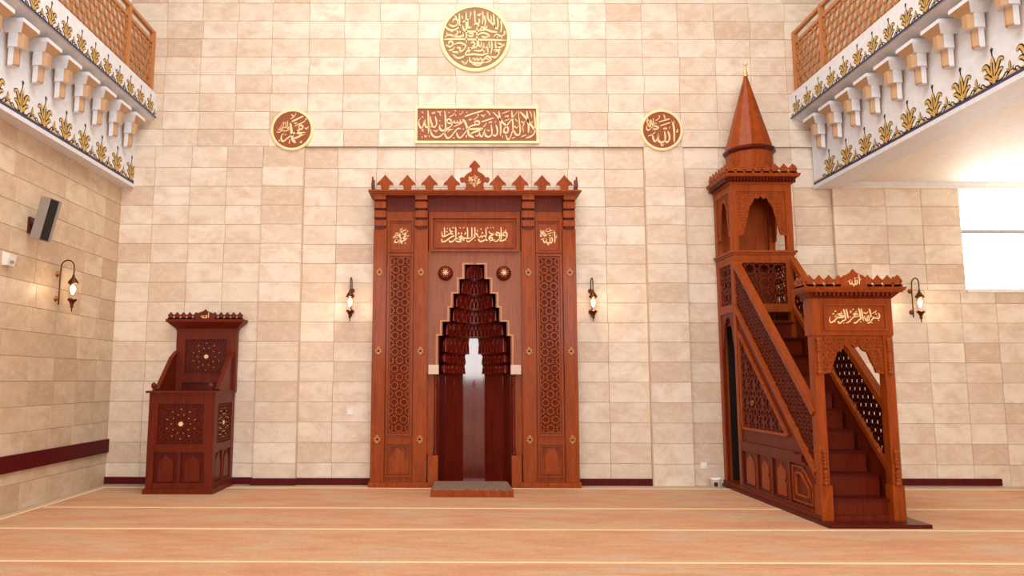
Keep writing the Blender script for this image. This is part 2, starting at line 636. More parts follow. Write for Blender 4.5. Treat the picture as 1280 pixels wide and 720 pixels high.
T_LONG = [(24, [(95, 265), (98, 350), (130, 408), (166, 380), (186, 300), (206, 246)]), (24, [(206, 246), (198, 330), (218, 392), (262, 402)]),
          (26, [(250, 98), (255, 200), (258, 300), (264, 400), (258, 512)]), (24, [(288, 198), (300, 300), (322, 362), (292, 402)]),
          (24, [(374, 198), (392, 280), (396, 345), (368, 392), (318, 385)]), (14, [(315, 128), (330, 156), (345, 128), (360, 154), (372, 118)]),
          (26, [(155, 130)]), (26, [(155, 215)]), (12, [(92, 268), (132, 240)]), (15, [(412, 108), (448, 130), (482, 104)]), (15, [(448, 130), (466, 196)]),
          (26, [(533, 104), (545, 200), (548, 300), (550, 405), (518, 458), (474, 450), (448, 405), (456, 345)]),
          (22, [(580, 300), (578, 262), (612, 252), (645, 280), (640, 322), (604, 326), (582, 304)]), (20, [(650, 300), (656, 360), (610, 402), (556, 430)]),
          (18, [(645, 315), (688, 308), (702, 268)]), (18, [(690, 310), (738, 322), (752, 278)]), (18, [(742, 318), (788, 312), (802, 256)]), (20, [(796, 312), (832, 308), (850, 246)]),
          (24, [(530, 478), (546, 542), (584, 592), (642, 562), (702, 482), (756, 424), (812, 422)]),
          (24, [(300, 428), (310, 512), (370, 572), (452, 562), (522, 502), (572, 444), (652, 432)]),
          (14, [(684, 386), (760, 355), (822, 328)]), (12, [(578, 490), (622, 452), (682, 430)]), (13, [(345, 450), (385, 470), (425, 446)]), (13, [(385, 470), (392, 496)]),
          (24, [(735, 486), (758, 560), (802, 582), (862, 520), (912, 448)]), (30, [(856, 255), (890, 330), (922, 430), (950, 532), (1034, 582)]),
          (24, [(1052, 336), (1046, 302), (1080, 284), (1122, 302), (1118, 342), (1062, 352), (990, 372), (930, 420), (900, 452)]),
          (28, [(1184, 418), (1100, 426), (948, 432)]), (24, [(1184, 430), (1100, 462), (1020, 490), (978, 512)]),
          (22, [(868, 210), (1000, 158), (1202, 94)]), (14, [(1022, 268), (1080, 222), (1108, 182)]), (26, [(1100, 172)]), (14, [(942, 272), (956, 250), (968, 275), (982, 250), (992, 268)]),
          (13, [(610, 212), (672, 180), (708, 130)]), (24, [(718, 100)]), (24, [(720, 182)]), (13, [(780, 170), (822, 150), (846, 104)]), (20, [(912, 130)]), (20, [(606, 135)]),
          (14, [(1152, 172), (1190, 192), (1228, 162)]), (14, [(1190, 192), (1200, 224)]), (13, [(1244, 102), (1290, 140), (1302, 188)]),
          (20, [(1155, 302), (1260, 266), (1368, 228)]), (15, [(1182, 392), (1230, 352), (1236, 318)]),
          (26, [(1455, 108), (1474, 250), (1486, 400), (1480, 548)]),
          (26, [(1356, 126), (1430, 200), (1500, 288), (1570, 362), (1612, 420), (1602, 482), (1560, 494), (1538, 460), (1560, 400), (1602, 348), (1680, 240), (1772, 116)]),
          (24, [(1404, 348), (1426, 430), (1426, 512), (1390, 548), (1348, 530)]), (24, [(1322, 348), (1335, 450), (1330, 530), (1280, 568), (1226, 545), (1222, 480)]),
          (22, [(1228, 418), (1202, 482), (1170, 562), (1130, 535), (1124, 478)]), (14, [(1286, 290), (1300, 320), (1314, 294), (1328, 320), (1342, 288)]), (14, [(1394, 322), (1402, 278)]),
          (24, [(1568, 518), (1588, 582), (1620, 612), (1652, 562), (1690, 458), (1718, 482), (1752, 534), (1802, 520), (1816, 440), (1802, 300), (1788, 106)]),
          (26, [(1674, 98), (1686, 250), (1696, 400), (1690, 462)]), (15, [(1502, 152), (1642, 102)]), (14, [(1560, 188), (1576, 214), (1592, 184), (1612, 212), (1618, 182)]),
          (15, [(1548, 288), (1642, 243)]), (13, [(1728, 238), (1772, 302)]), (16, [(1718, 372), (1756, 408), (1788, 368)]),
          (14, [(1828, 288), (1870, 312), (1904, 284)]), (13, [(1870, 312), (1882, 350), (1858, 380), (1872, 484)]), (16, [(1826, 572), (1928, 524)]), (14, [(1668, 598), (1734, 568)]),
          (13, [(1512, 540), (1520, 592)]), (28, [(1930, 104), (1945, 250), (1960, 380), (1955, 496)]), (28, [(1816, 118), (1900, 210), (1970, 310), (2040, 410), (2074, 446)]),
          (26, [(2054, 106), (2066, 250), (2072, 400), (2056, 498), (1992, 560), (1908, 588)]), (12, [(1980, 104), (2006, 160), (2012, 224)]), (22, [(2020, 305)]), (18, [(2002, 482)]),
          (13, [(140, 470), (160, 430), (172, 482)]), (14, [(190, 540), (214, 572), (240, 538)]), (13, [(150, 555), (158, 596)]), (13, [(270, 540), (280, 584)]), (24, [(692, 590)]),
          (13, [(890, 575), (904, 535), (910, 580)]), (13, [(1060, 545), (1098, 552), (1102, 516)]), (20, [(852, 430)]), (20, [(490, 372)]), (18, [(448, 280)]), (14, [(1255, 440), (1278, 462), (1300, 440)])]
T_VERSE = [(17, [(178, 140), (182, 220), (180, 300)]), (17, [(262, 150), (268, 210), (300, 225), (318, 250)]), (18, [(348, 135), (352, 230), (350, 335)]), (18, [(524, 140), (530, 250), (528, 330)]),
           (18, [(590, 140), (592, 250), (588, 330)]), (18, [(634, 140), (638, 200), (636, 262)]), (18, [(802, 148), (806, 260), (800, 350), (830, 378)]), (18, [(1028, 135), (1034, 260), (1030, 350), (1000, 388)]),
           (17, [(142, 215), (150, 300), (200, 296), (260, 255), (318, 232), (300, 262), (262, 258)]), (18, [(138, 345), (148, 396), (198, 388), (250, 340), (310, 300), (330, 290)]),
           (18, [(248, 362), (264, 402), (312, 388), (345, 350), (400, 345), (440, 380), (468, 392)]), (20, [(345, 386), (400, 398), (460, 382), (470, 350), (420, 330), (372, 352)]),
           (16, [(372, 352), (420, 300), (470, 330), (530, 338), (588, 330)]), (18, [(514, 355), (530, 398), (580, 370), (630, 318), (676, 280), (648, 258), (626, 290), (690, 302)]),
           (18, [(682, 345), (720, 392), (778, 372), (806, 330)]), (13, [(690, 300), (712, 322), (730, 292), (748, 322), (770, 288), (800, 320)]),
           (18, [(846, 232), (900, 262), (944, 262), (880, 288), (846, 330), (880, 372), (940, 360)]), (16, [(850, 330), (890, 320), (900, 350), (862, 362)]),
           (17, [(920, 386), (970, 384), (1008, 330), (1008, 256), (972, 240), (958, 276), (1000, 292)]), (18, [(1000, 388), (1070, 372), (1118, 310), (1110, 240), (1076, 232), (1060, 276), (1108, 296)]),
           (16, [(225, 165)]), (16, [(305, 150)]), (14, [(320, 148)]), (16, [(415, 150)]), (18, [(470, 148)]), (12, [(455, 165), (485, 130)]), (18, [(728, 172)]), (16, [(830, 152)]), (14, [(878, 148)]), (14, [(916, 152)]), (16, [(850, 222)]),
           (12, [(380, 282), (395, 235), (402, 265)]), (12, [(430, 290), (440, 250), (425, 240)]), (12, [(480, 280), (495, 230), (500, 270)]), (12, [(736, 260), (748, 230), (758, 255)]), (14, [(1085, 200), (1110, 186)]),
           (14, [(672, 190), (676, 232)]), (14, [(1098, 378)]), (14, [(640, 372)]), (14, [(860, 402)]), (12, [(205, 210), (228, 232)]), (14, [(950, 232), (985, 225)])]
T_BASM = [(22, [(450, 178), (470, 280), (478, 378)]), (22, [(498, 178), (512, 270), (526, 352)]), (22, [(720, 165), (738, 270), (746, 362)]), (22, [(764, 175), (776, 290), (788, 392)]), (22, [(904, 178), (922, 250), (930, 332)]),
          (22, [(206, 318), (194, 390), (222, 424), (270, 394), (320, 348), (300, 312), (352, 334), (430, 330), (446, 312), (382, 296), (362, 276), (402, 262), (440, 268)]),
          (22, [(338, 396), (366, 438), (424, 396), (474, 376)]), (22, [(474, 432), (530, 412), (590, 352), (640, 316), (700, 312), (716, 300), (650, 296), (628, 274), (662, 262), (700, 268)]),
          (22, [(616, 430), (660, 424), (712, 376), (746, 360)]), (20, [(792, 400), (800, 342), (826, 348), (836, 384), (862, 384), (862, 300)]), (18, [(862, 384), (892, 376), (884, 290)]), (18, [(818, 300), (812, 350)]),
          (22, [(856, 432), (906, 418), (952, 360), (984, 340), (960, 318)]), (20, [(984, 340), (1022, 346), (1030, 318), (1040, 350), (1074, 340), (1078, 290), (1060, 250)]),
          (24, [(304, 222)]), (22, [(620, 190)]), (12, [(250, 285), (268, 258), (280, 280)]), (20, [(412, 240)]), (14, [(566, 260), (574, 210), (584, 250)]), (14, [(800, 240), (846, 262), (880, 228)]),
          (14, [(950, 262), (1010, 232), (1030, 205)]), (12, [(1010, 285), (1020, 262), (1030, 282)]), (20, [(562, 324)]), (18, [(742, 412)]), (18, [(560, 400)]), (16, [(940, 426)]), (18, [(1058, 384)]), (18, [(290, 410)]), (16, [(440, 432)]),
          (14, [(320, 288), (352, 262)]), (14, [(650, 240), (690, 222)])]
T_ROUND = [(15, [(58, 384), (200, 380), (400, 386), (692, 392)]), (14, [(215, 108), (218, 200), (214, 262)]), (14, [(284, 90), (286, 250), (288, 420)]), (14, [(370, 75), (372, 150), (376, 215)]),
           (14, [(396, 240), (392, 330), (396, 420), (392, 480)]), (14, [(450, 85), (454, 160), (446, 225)]), (14, [(500, 90), (508, 170), (560, 230), (600, 290)]), (14, [(560, 112), (566, 190), (574, 262)]),
           (14, [(600, 150), (606, 220), (596, 290)]), (14, [(636, 180), (640, 260), (628, 310)]), (14, [(330, 90), (328, 130), (300, 180), (250, 200), (228, 232)]),
           (15, [(70, 238), (110, 280), (170, 282), (222, 240), (250, 190)]), (14, [(110, 222), (150, 246), (190, 230), (200, 180), (160, 170), (150, 205)]),
           (15, [(248, 232), (270, 290), (340, 302), (420, 290), (440, 240)]), (14, [(300, 190), (306, 260), (340, 250)]), (14, [(360, 235), (384, 214), (412, 232), (392, 252)]),
           (15, [(420, 296), (480, 280), (540, 300), (600, 306)]), (14, [(440, 252), (480, 262), (500, 240)]), (14, [(70, 360), (110, 336), (180, 352), (240, 350), (232, 300)]), (14, [(160, 348), (200, 318), (190, 290)]),
           (14, [(300, 342), (345, 352), (350, 325), (310, 325)]), (14, [(380, 356), (440, 316), (500, 330), (520, 360)]), (14, [(440, 350), (480, 362), (512, 344)]), (14, [(560, 360), (590, 330), (640, 350), (672, 320), (664, 292)]),
           (15, [(80, 440), (120, 462), (150, 440), (142, 408), (112, 410), (112, 436)]), (14, [(160, 440), (220, 420), (280, 450), (250, 500), (190, 520), (140, 512)]), (15, [(150, 540), (200, 580), (262, 560), (300, 500), (360, 470), (400, 470)]),
           (14, [(190, 470), (226, 480), (200, 540)]), (14, [(330, 430), (350, 408), (372, 440), (344, 460)]), (15, [(262, 552), (360, 540), (440, 548), (500, 530)]), (14, [(360, 500), (440, 500), (500, 450), (520, 400)]),
           (14, [(410, 398), (414, 450), (460, 470)]), (14, [(436, 400), (440, 500)]), (14, [(460, 420), (464, 530)]), (14, [(498, 440), (504, 540)]), (14, [(540, 400), (544, 470), (530, 540)]), (14, [(580, 400), (586, 470), (640, 460), (672, 430)]),
           (15, [(530, 560), (580, 572), (612, 530), (600, 500), (572, 520)]), (14, [(560, 500), (600, 480), (626, 500)]), (14, [(600, 420), (650, 440)]), (15, [(320, 570), (330, 620), (420, 632), (470, 620)]),
           (13, [(340, 600), (360, 580), (372, 602), (392, 580), (404, 604), (430, 580), (444, 606), (480, 584), (520, 604)]), (14, [(470, 580), (500, 560), (534, 600), (470, 632)]), (13, [(240, 610), (280, 640), (300, 600)]),
           (13, [(346, 640), (400, 656), (440, 644)]), (18, [(262, 640)]), (18, [(320, 160)]), (18, [(420, 130)]), (18, [(140, 300)]), (18, [(250, 440)]), (18, [(480, 480)]), (16, [(600, 362)]), (16, [(90, 320)]),
           (13, [(390, 130), (440, 108)]), (13, [(470, 130), (478, 200), (470, 250)]), (13, [(535, 130), (540, 200)]), (13, [(240, 130), (250, 170)]), (13, [(170, 130), (190, 160)]), (13, [(410, 160), (420, 200), (402, 215)]),
           (14, [(216, 300), (250, 330), (256, 360)]), (13, [(110, 500), (150, 490), (170, 460)]), (13, [(300, 470), (330, 490), (300, 520)]), (13, [(520, 480), (524, 430)]), (13, [(640, 380), (650, 340)])]

# ------------------------------------------------------------------ structure
TILE_MESH = {}
ZROWS = [.318 + .3 * k for k in range(0, 34)]
ZROWS[16], ZROWS[17] = 5.158, 5.435


def tile_mesh(w, h, t, side, mat):
    key = (round(w, 3), round(h, 3), side, mat)
    if key not in TILE_MESH:
        mb = MB()
        g, c = .002, .0025
        F = FRONT(0) if side == 'F' else (LEFT(0) if side == 'L' else RIGHT(0))
        u, v = w / 2 - g, h / 2 - g
        b = len(mb.v)
        mb.v += [tuple(F(x, y, 0)) for x, y in ((-u, -v), (u, -v), (u, v), (-u, v))]
        mb.v += [tuple(F(x, y, t - c)) for x, y in ((-u, -v), (u, -v), (u, v), (-u, v))]
        u, v = u - c, v - c
        mb.v += [tuple(F(x, y, t)) for x, y in ((-u, -v), (u, -v), (u, v), (-u, v))]
        for i in range(4):
            j = (i + 1) % 4
            mb.face([i, j, 4 + j, 4 + i])
            mb.face([4 + i, 4 + j, 8 + j, 8 + i])
        mb.face([8, 9, 10, 11])
        TILE_MESH[key] = mb.mesh('tile', mat)
    return TILE_MESH[key]


def tiled(wall, side, plane, joints, rows, mat='tile', skip=None, t=.02, joggle=.0):
    """plane: coordinate of the grout face; joints along X (front) or along Y (side walls)"""
    for r in range(len(rows) - 1):
        z0, z1 = rows[r], rows[r + 1]
        if z1 - z0 < .03:
            continue
        J = list(joints)
        if joggle:
            J = [J[0]] + [j + (joggle if (r * 7 + i * 3) % 5 == 0 else 0) for i, j in enumerate(J[1:-1])] + [J[-1]]
        for i in range(len(J) - 1):
            a, b = J[i], J[i + 1]
            if b - a < .02:
                continue
            if skip and skip((a + b) / 2, (z0 + z1) / 2):
                continue
            me = tile_mesh(b - a, z1 - z0, t, side, mat)
            o = bpy.data.objects.new('tile', me)
            COL.objects.link(o)
            d = random.uniform(0, .0012)
            c = Vector(((a + b) / 2, plane - d, (z0 + z1) / 2)) if side == 'F' else Vector((plane + (d if side == 'R' else -d), (a + b) / 2, (z0 + z1) / 2))
            o.parent = wall
            o.location = c - BASE[wall]


def rows_between(z0, z1):
    r = [z for z in ZROWS if z0 + .04 < z < z1 - .04]
    return [z0] + r + [z1]


def struct(name, mb, mat, **k):
    o = mb.build(name, mat)
    o['kind'] = 'structure'
    for a, b in k.items():
        o[a] = b
    return o


XL, XR, YR, ZC = -5.2, 10.2, -16.8, 10.5
struct('floor', MB().box(-9, XR + .2, YR - .3, .7, -.2, 0), 'border')
struct('ceiling', MB().box(-9, XR + .2, YR - .3, .6, ZC, ZC + .2), 'cream')

NX0, NX1, NZ = -.30, .83, 3.42      # opening for the prayer niche
# qibla wall, lower left field
t = .02
wl = struct('wall_back_left', MB().box(-5.45, -3.02, .02, .3, 0, 5.158), 'grout')
tiled(wl, 'F', .02, [-5.2, -4.70, -4.14, -3.58, -3.02], rows_between(0, 5.158), joggle=.012)
# pilasters
for i, (a, b) in enumerate(((-3.02, -2.38), (2.90, 3.51))):
    p = struct('wall_back_pilaster_%d' % (i + 1), MB().box(a, b, -.01, .3, 0, 4.82), 'grout')
    tiled(p, 'F', -.01, [a + .006, b - .006], rows_between(0, 4.82))
    MB().box(a - .001, a + .006, -.012, .07, 0, 4.82).build('side_return', 'tile_shaded', p)
    MB().box(b - .006, b + .001, -.012, .07, 0, 4.82).build('side_return', 'tile_shaded', p)
    p2 = MB().box(a, b, .02, .3, 4.82, 5.158)
    p2 = struct('wall_back_pilaster_cap_%d' % (i + 1), p2, 'grout')
    tiled(p2, 'F', .02, [a, b], [4.82, 5.158])
# centre recess, with the hole for the niche
mb = MB().box(-2.38, NX0, .07, .35, 0, 5.158).box(NX1, 2.90, .07, .35, 0, 5.158).box(NX0, NX1, .07, .35, NZ, 5.158)
wc = struct('wall_back_centre', mb, 'grout')
MB().box(-2.38, -2.375, .0, .07, 0, 5.158).build('side_return', 'tile_shaded', wc)
MB().box(2.895, 2.90, .0, .07, 0, 5.158).build('side_return', 'tile_shaded', wc)
tiled(wc, 'F', .07, [-2.38, -1.87, -1.26, -.65, -.05, .55, 1.15, 1.72, 2.29, 2.90], rows_between(0, 5.158),
      skip=lambda x, z: -1.2 < x < 1.7 and z < 4.2, joggle=.012)
# lower right field, behind the pulpit
wr = struct('wall_back_right', MB().box(3.51, 5.78, .05, .35, 0, 5.158), 'grout')
tiled(wr, 'F', .05, [3.51, 4.07, 4.62, 5.20, 5.78], rows_between(0, 5.158), joggle=.012)
# upper wall
JU = [-8.2, -7.6, -7.0, -6.4, -5.8, -5.2, -4.62, -4.06, -3.5, -2.942, -2.354, -1.797, -1.231, -.63, -.03, .57, 1.17, 1.76, 2.348, 2.92, 3.49, 4.07, 4.62, 5.18, 5.76, 6.35, 6.95, 7.55, 8.15]
wu = struct('wall_back_upper', MB().box(-8.6, XR, .02, .35, 5.158, ZC), 'grout')
tiled(wu, 'F', .02, JU, [5.158, 5.435] + ZROWS[18:30], joggle=.02, skip=lambda x, z: (x < -5.4 or x > 5.9) and z < 5.9)
wu2 = None
# aisle part of the qibla wall
pa = struct('wall_back_pilaster_3', MB().box(5.78, 6.31, -.01, .35, 0, 4.5), 'grout')
MB().box(5.779, 5.785, -.012, .07, 0, 4.5).build('side_return', 'tile_shaded', pa)
tiled(pa, 'F', -.01, [5.78, 6.31], rows_between(0, 4.5))
WX0, WX1, WZ0, WZ1 = 7.74, 10.12, 2.918, 4.50
mb = MB().box(6.31, WX0, .02, .35, 0, 4.5).box(WX0, XR, .02, .35, 0, WZ0).box(WX1, XR, .02, .35, WZ0, 4.5)
wa = struct('wall_back_aisle', mb, 'grout')
tiled(wa, 'F', .02, [6.31, 6.57, 7.10, 7.64, 8.17, 8.71, 9.25, 9.79, 10.2], rows_between(0, WZ0), joggle=.0)
tiled(wa, 'F', .02, [6.31, 6.60, 7.15, WX0], rows_between(WZ0, 4.5))
struct('wall_back_above_aisle', MB().box(5.78, XR, .02, .35, 4.5, 5.158), 'cream')

# left wall
JL = [-12.0 + .55 * k for k in range(0, 22)]
JL = [j for j in JL if j < -.2] + [0.02]
lw = struct('wall_left', MB().box(-5.45, -5.22, YR, .02, 0, 4.56), 'grout')
tiled(lw, 'R', -5.22, [j for j in JL if j > -7.6], rows_between(0, 4.56), 'tile_shaded', joggle=.05)
struct('wall_left_upper', MB().box(-8.8, -8.6, YR, .3, 4.5, ZC), 'cream')
struct('wall_right', MB().box(XR, XR + .2, YR, .3, 0, ZC), 'cream')
# rear wall with three tall windows
mb = MB()
cuts = [(-4.2, -2.2), (-.45, 1.95), (3.4, 5.4)]
xs = -9
for a, b in cuts:
    mb.box(xs, a, YR - .3, YR, 0, ZC)
    mb.box(a, b, YR - .3, YR, 0, 1.5 if a == -.45 else 2.5).box(a, b, YR - .3, YR, 6.1, ZC)
    xs = b
mb.box(xs, XR + .2, YR - .3, YR, 0, ZC)
struct('wall_rear', mb, 'cream')
for i, (a, b) in enumerate(cuts):
    zb = 1.5 if i == 1 else 2.5
    w = struct('window_%d' % (i + 2), frame(MB(), FRONT(YR - .1), a, b, zb, 6.1, .07, -.05, .05), 'alu')
    MB().box((a + b) / 2 - .03, (a + b) / 2 + .03, YR - .14, YR - .06, zb, 6.1).build('mullion', 'alu', w)

# aisle window
w1 = struct('window_1', frame(MB(), FRONT(.3), WX0, WX1, WZ0, WZ1, .05, -.03, .03), 'plastic')
MB().box(WX0, WX1, .22, .27, 3.85, 3.90).build('transom', 'alu', w1)
MB().box(WX0, WX1, .30, .31, WZ0, WZ1).build('pane', 'glass', w1)
MB().box(WX0, WX1, -.02, .30, WZ0 - .03, WZ0).build('window_sill', 'plastic', w1)
# aisle ceiling, with its cove mouldings
ac = struct('ceiling_aisle', MB().box(5.9, XR, YR, .02, 4.60, 4.75), 'cream')
MB().box(5.9, XR, -.03, .02, 4.54, 4.60).build('cornice', 'plaster', ac)
MB().box(5.9, XR, -.015, .02, 4.50, 4.54).build('cornice', 'cream', ac)
MB().box(5.9, 5.94, YR, -.03, 4.575, 4.60).build('cornice', 'tan', ac)

# baseboards and the wooden band on the left wall
for i, (a, b, y, z0, z1) in enumerate(((-5.2, -4.2, 0, .015, .115), (-3.31, -3.02, 0, .015, .115), (-3.035, -2.365, -.035, .01, .105), (-2.38, -1.28, .045, .0, .10),
                                       (1.80, 2.90, .045, .0, .10), (6.31, 8.02, 0, .02, .12))):
    struct('baseboard_back_%d' % (i + 1), MB().box(a, b, y - .03, y, z0, z1), 'maroon')
struct('trim_1', MB().box(-5.2, -5.165, -9, 0, .47, .665), 'maroon')


# ------------------------------------------------------------------ balconies
def leaf(mb, F, pts, w, u0, v0, edge=.030):
    P = [(u0 + a, v0 + b) for a, b in pts]
    prof = lambda k, m: (lambda t, d: max(m, k * math.sin(PI * min(1, (t * .94 + .06))) ** .7))
    mb.ribbon(F, P, prof(w + edge, .010), 0, .003, 1, 5)
    mb.ribbon(F, P, prof(w, .002), .003, .006, 0, 5)


def palmette_mesh(F, k):
    """gold palmette outlined in black, standing on a scroll; k = size"""
    mb = MB()
    s = lambda pts: [(a * k, b * k) for a, b in pts]
    for sg in (-1, 1):
        leaf(mb, F, s([(sg * .015, .10), (sg * .05, .135), (sg * .075, .19), (sg * .105, .235), (sg * .145, .225), (sg * .15, .195)]), .034 * k, 0, 0)
        leaf(mb, F, s([(sg * .01, .05), (sg * .05, .07), (sg * .09, .11), (sg * .125, .12), (sg * .135, .10)]), .030 * k, 0, 0)
        leaf(mb, F, s([(sg * .01, .03), (sg * .04, .035), (sg * .065, .06)]), .020 * k, 0, 0)
        mb.ribbon(F, s([(sg * .02, .012), (sg * .08, -.002), (sg * .13, .012), (sg * .165, .05), (sg * .195, .048), (sg * .19, .03)]), lambda t, d: .020 * k * (1 - .6 * t), 0, .004, 1, 5)
        mb.ribbon(F, s([(sg * .235, .05), (sg * .205, .028), (sg * .175, .004)]), lambda t, d: .016 * k, 0, .004, 1, 4)
    leaf(mb, F, s([(0, .06), (0, .14), (0, .22), (0, .31)]), .062 * k, 0, 0)
    mb.ribbon(F, s([(0, .08), (0, .17), (0, .24)]), lambda t, d: .012 * k, .006, .008, 1, 4)
    mb.prism(F, s([(-.02, .0), (.02, .0), (.012, .08), (-.012, .08)]), .003, .007, 0)
    mb.prism(F, s([(-.03, -.004), (.03, -.004), (.02, .08), (-.02, .08)]), 0, .003, 1)
    # star finial
    st = []
    for i in range(10):
        r = .030 if i % 2 == 0 else .012
        a = PI / 2 + i * PI / 5
        st.append((r * math.cos(a), .385 + r * math.sin(a)))
    mb.prism(F, s(st), 0, .005, 1)
    mb.prism(F, s([(-.007, .30), (.007, .30), (.007, .375), (-.007, .375)]), 0, .004, 1)
    # small bud half way to the next one
    for sg in (-1, 1):
        leaf(mb, F, s([(.235, .05), (.235 + sg * .03, .06), (.235 + sg * .05, .085)]), .012 * k, 0, 0, .014)
    leaf(mb, F, s([(.235, .06), (.235, .105), (.235, .16)]), .022 * k, 0, 0, .018)
    return mb.mesh('palmette', ['gold', 'black'])


def corbel_meshes(F):
    """octagonal bracket and its pendant: white cheeks, tan chamfers and front"""
    def loft(mb, lv):
        """lv: list of (v, half width, n max, chamfer)"""
        rings = []
        for v, a, n, c in lv:
            b = len(mb.v)
            mb.v += [tuple(F(u, v, q)) for u, q in ((-a + c, 0), (-a, c), (-a, n - c), (-a + c, n), (a - c, n), (a, n - c), (a, c), (a - c, 0))]
            rings.append(b)
        for r0, r1 in zip(rings, rings[1:]):
            for i in range(8):
                j = (i + 1) % 8
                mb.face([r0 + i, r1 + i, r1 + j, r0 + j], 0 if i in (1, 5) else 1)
        mb.face([rings[0] + i for i in range(8)], 0)
        mb.face([rings[-1] + i for i in reversed(range(8))], 0)
        return mb
    up = loft(MB(), [(-.13, .08, .20, .045), (-.01, .08, .20, .045), (.03, .08, .20, .045)])
    # flare that opens towards the slab
    b = len(up.v)
    lo_, hi_ = [(-.085, .0), (-.085, .19), (.085, .19), (.085, .0)], [(-.155, .0), (-.155, .25), (.155, .25), (.155, .0)]
    up.v += [tuple(F(u, .03, q)) for u, q in lo_] + [tuple(F(u, .12, q)) for u, q in hi_] + [tuple(F(u, .165, q)) for u, q in hi_]
    for r0 in (b, b + 4):
        for i in range(4):
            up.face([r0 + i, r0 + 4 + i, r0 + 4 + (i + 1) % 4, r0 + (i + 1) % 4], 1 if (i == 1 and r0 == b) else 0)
    up.face([b, b + 1, b + 2, b + 3], 0)
    dr = loft(MB(), [(-.33, .046, .125, .036), (-.315, .052, .14, .04), (-.13, .052, .14, .04)])
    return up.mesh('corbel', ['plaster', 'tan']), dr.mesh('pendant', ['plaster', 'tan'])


def balcony(side):
    if side == 'left':
        F0 = RIGHT
        xf, xu, xr, sgn, back = -5.02, -4.73, -4.82, -1, -8.6
        yl, yu, yc = -.10, -.21, -.42
    else:
        F0 = LEFT
        xf, xu, xr, sgn, back = 5.52, 5.22, 5.32, 1, XR
        yl, yu, yc = -.02, -.19, -.42
    lo = lambda a, b: (min(a, b), max(a, b))
    o = MB()
    deep = xf + sgn * (.38 if side == 'right' else .43)
    x0, x1 = lo(xf, deep)
    o.box(x0, x1, YR, 0, 4.53, 5.50)
    bal = o.build('balcony', 'plaster')
    bal['kind'] = 'structure'
    m_ = MB()
    x0, x1 = lo(xf - sgn * .018, deep)
    m_.box(x0, x1, YR, 0, 4.49, 4.535)
    m_.build('lower_moulding', 'plaster', bal)
    # flaring cornice and gallery slab
    c = MB()
    F = FRONT(0)
    c.prism(F, [(xf, 5.50), (xf - sgn * .06, 5.52), (xu + sgn * .03, 5.60), (xu + sgn * .03, 5.63), (deep, 5.63), (deep, 5.50)], 0, -YR)
    c.build('cornice', 'plaster', bal)
    s_ = MB()
    x0, x1 = lo(xu, back)
    s_.box(x0, x1, YR, 0, 5.63, 6.0)
    s_.build('gallery_slab', 'plaster', bal)
    g = MB()
    x0, x1 = lo(xu - sgn * .012, xu)
    g.box(x0, x1, YR, 0, 5.615, 5.632)
    g.build('gold_line', 'navy', bal)
    n_ = MB()
    x0, x1 = lo(xf - sgn * .004, xf)
    n_.box(x0, x1, YR, 0, 4.556, 4.588)
    n_.build('blue_line', 'navy', bal)
    n_ = MB()
    x0, x1 = lo(xf - sgn * .003, xf)
    n_.box(x0, x1, YR, 0, 4.588, 4.612)
    n_.build('gold_band', 'gold', bal)
    F = F0(0)
    big, small = palmette_mesh(F, .93), palmette_mesh(F, .70)
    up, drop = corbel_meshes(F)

    def put(me, x, y, z, name):
        q = bpy.data.objects.new(name, me)
        COL.objects.link(q)
        q.parent = bal
        q.location = (x, y, z)
        BASE[q] = Vector((x, y, z))
        return q
    for k in range(0, 17):
        y = yl - .4675 * k
        if y < -.06:
            put(big, xf, y, 4.59, 'palmette')
    for k in range(0, 22):
        put(small, xu - sgn * .0, yu - .341 * k, 5.632, 'palmette')
    for k in range(0, 17):
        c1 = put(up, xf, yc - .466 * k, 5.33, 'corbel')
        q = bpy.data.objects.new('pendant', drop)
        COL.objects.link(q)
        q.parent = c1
    # railing
    rail = thing('balcony_railing', (xr, 0, 6.0), 'light wooden railing with pierced star lattice on the %s balcony' % side, 'railing')
    FR = F0(xr)
    us = (lambda y: y) if side == 'left' else (lambda y: -y)
    posts = [-.05, -.88, -4.9, -8.9, -12.9, -16.5]
    for y in posts:
        MB().box(xr - .035, xr + .035, y - .035, y + .035, 6.0, 7.02).build('post', 'wood_rail', rail)
    for i in range(len(posts) - 1):
        a, b = posts[i + 1] + .035, posts[i] - .035
        MB().box(xr - .03, xr + .03, a, b, 6.97, 7.02).build('handrail', 'wood_rail', rail)
        MB().box(xr - .02, xr + .02, a, b, 6.80, 6.85).build('upper_rail', 'wood_rail', rail)
        MB().box(xr - .02, xr + .02, a, b, 6.0, 6.05).build('lower_rail', 'wood_rail', rail)
        if i < 3:
            u0, u1 = sorted((us(a), us(b)))
            lattice(FR, rect(u0, u1, 6.05, 6.80), .084, .036, -.012, .012, 'cell').build('lattice', 'wood_rail', rail, kind='stuff')
    return bal


balcony('left')
balcony('right')

# ------------------------------------------------------------------ carpet
cp = thing('carpet', (0, 0, 0), 'wall to wall orange beige prayer carpet with cream row lines', 'carpet')
MB().box(-5.02, XR - .3, YR + .3, -.34, 0, .006).build('pile', 'carpet', cp)
for y in (-1.93, -3.17, -4.52, -5.85, -7.2, -8.5, -9.8, -11.1, -12.4, -13.7, -15.0):
    MB().box(-5.0, XR - .32, y - .02, y + .02, .006, .0085).build('row_line', 'stripe', cp)
    MB().box(-5.0, XR - .32, y + .02, y + .10, .006, .0075).build('row_band', 'stripe_band', cp)  # beige band of the carpet itself along each row line
MB().box(-5.06, -5.02, YR + .3, -.30, 0, .009).build('edge_line', 'stripe', cp)
MB().box(-5.02, XR - .3, -.34, -.30, 0, .009).build('edge_line', 'stripe', cp)

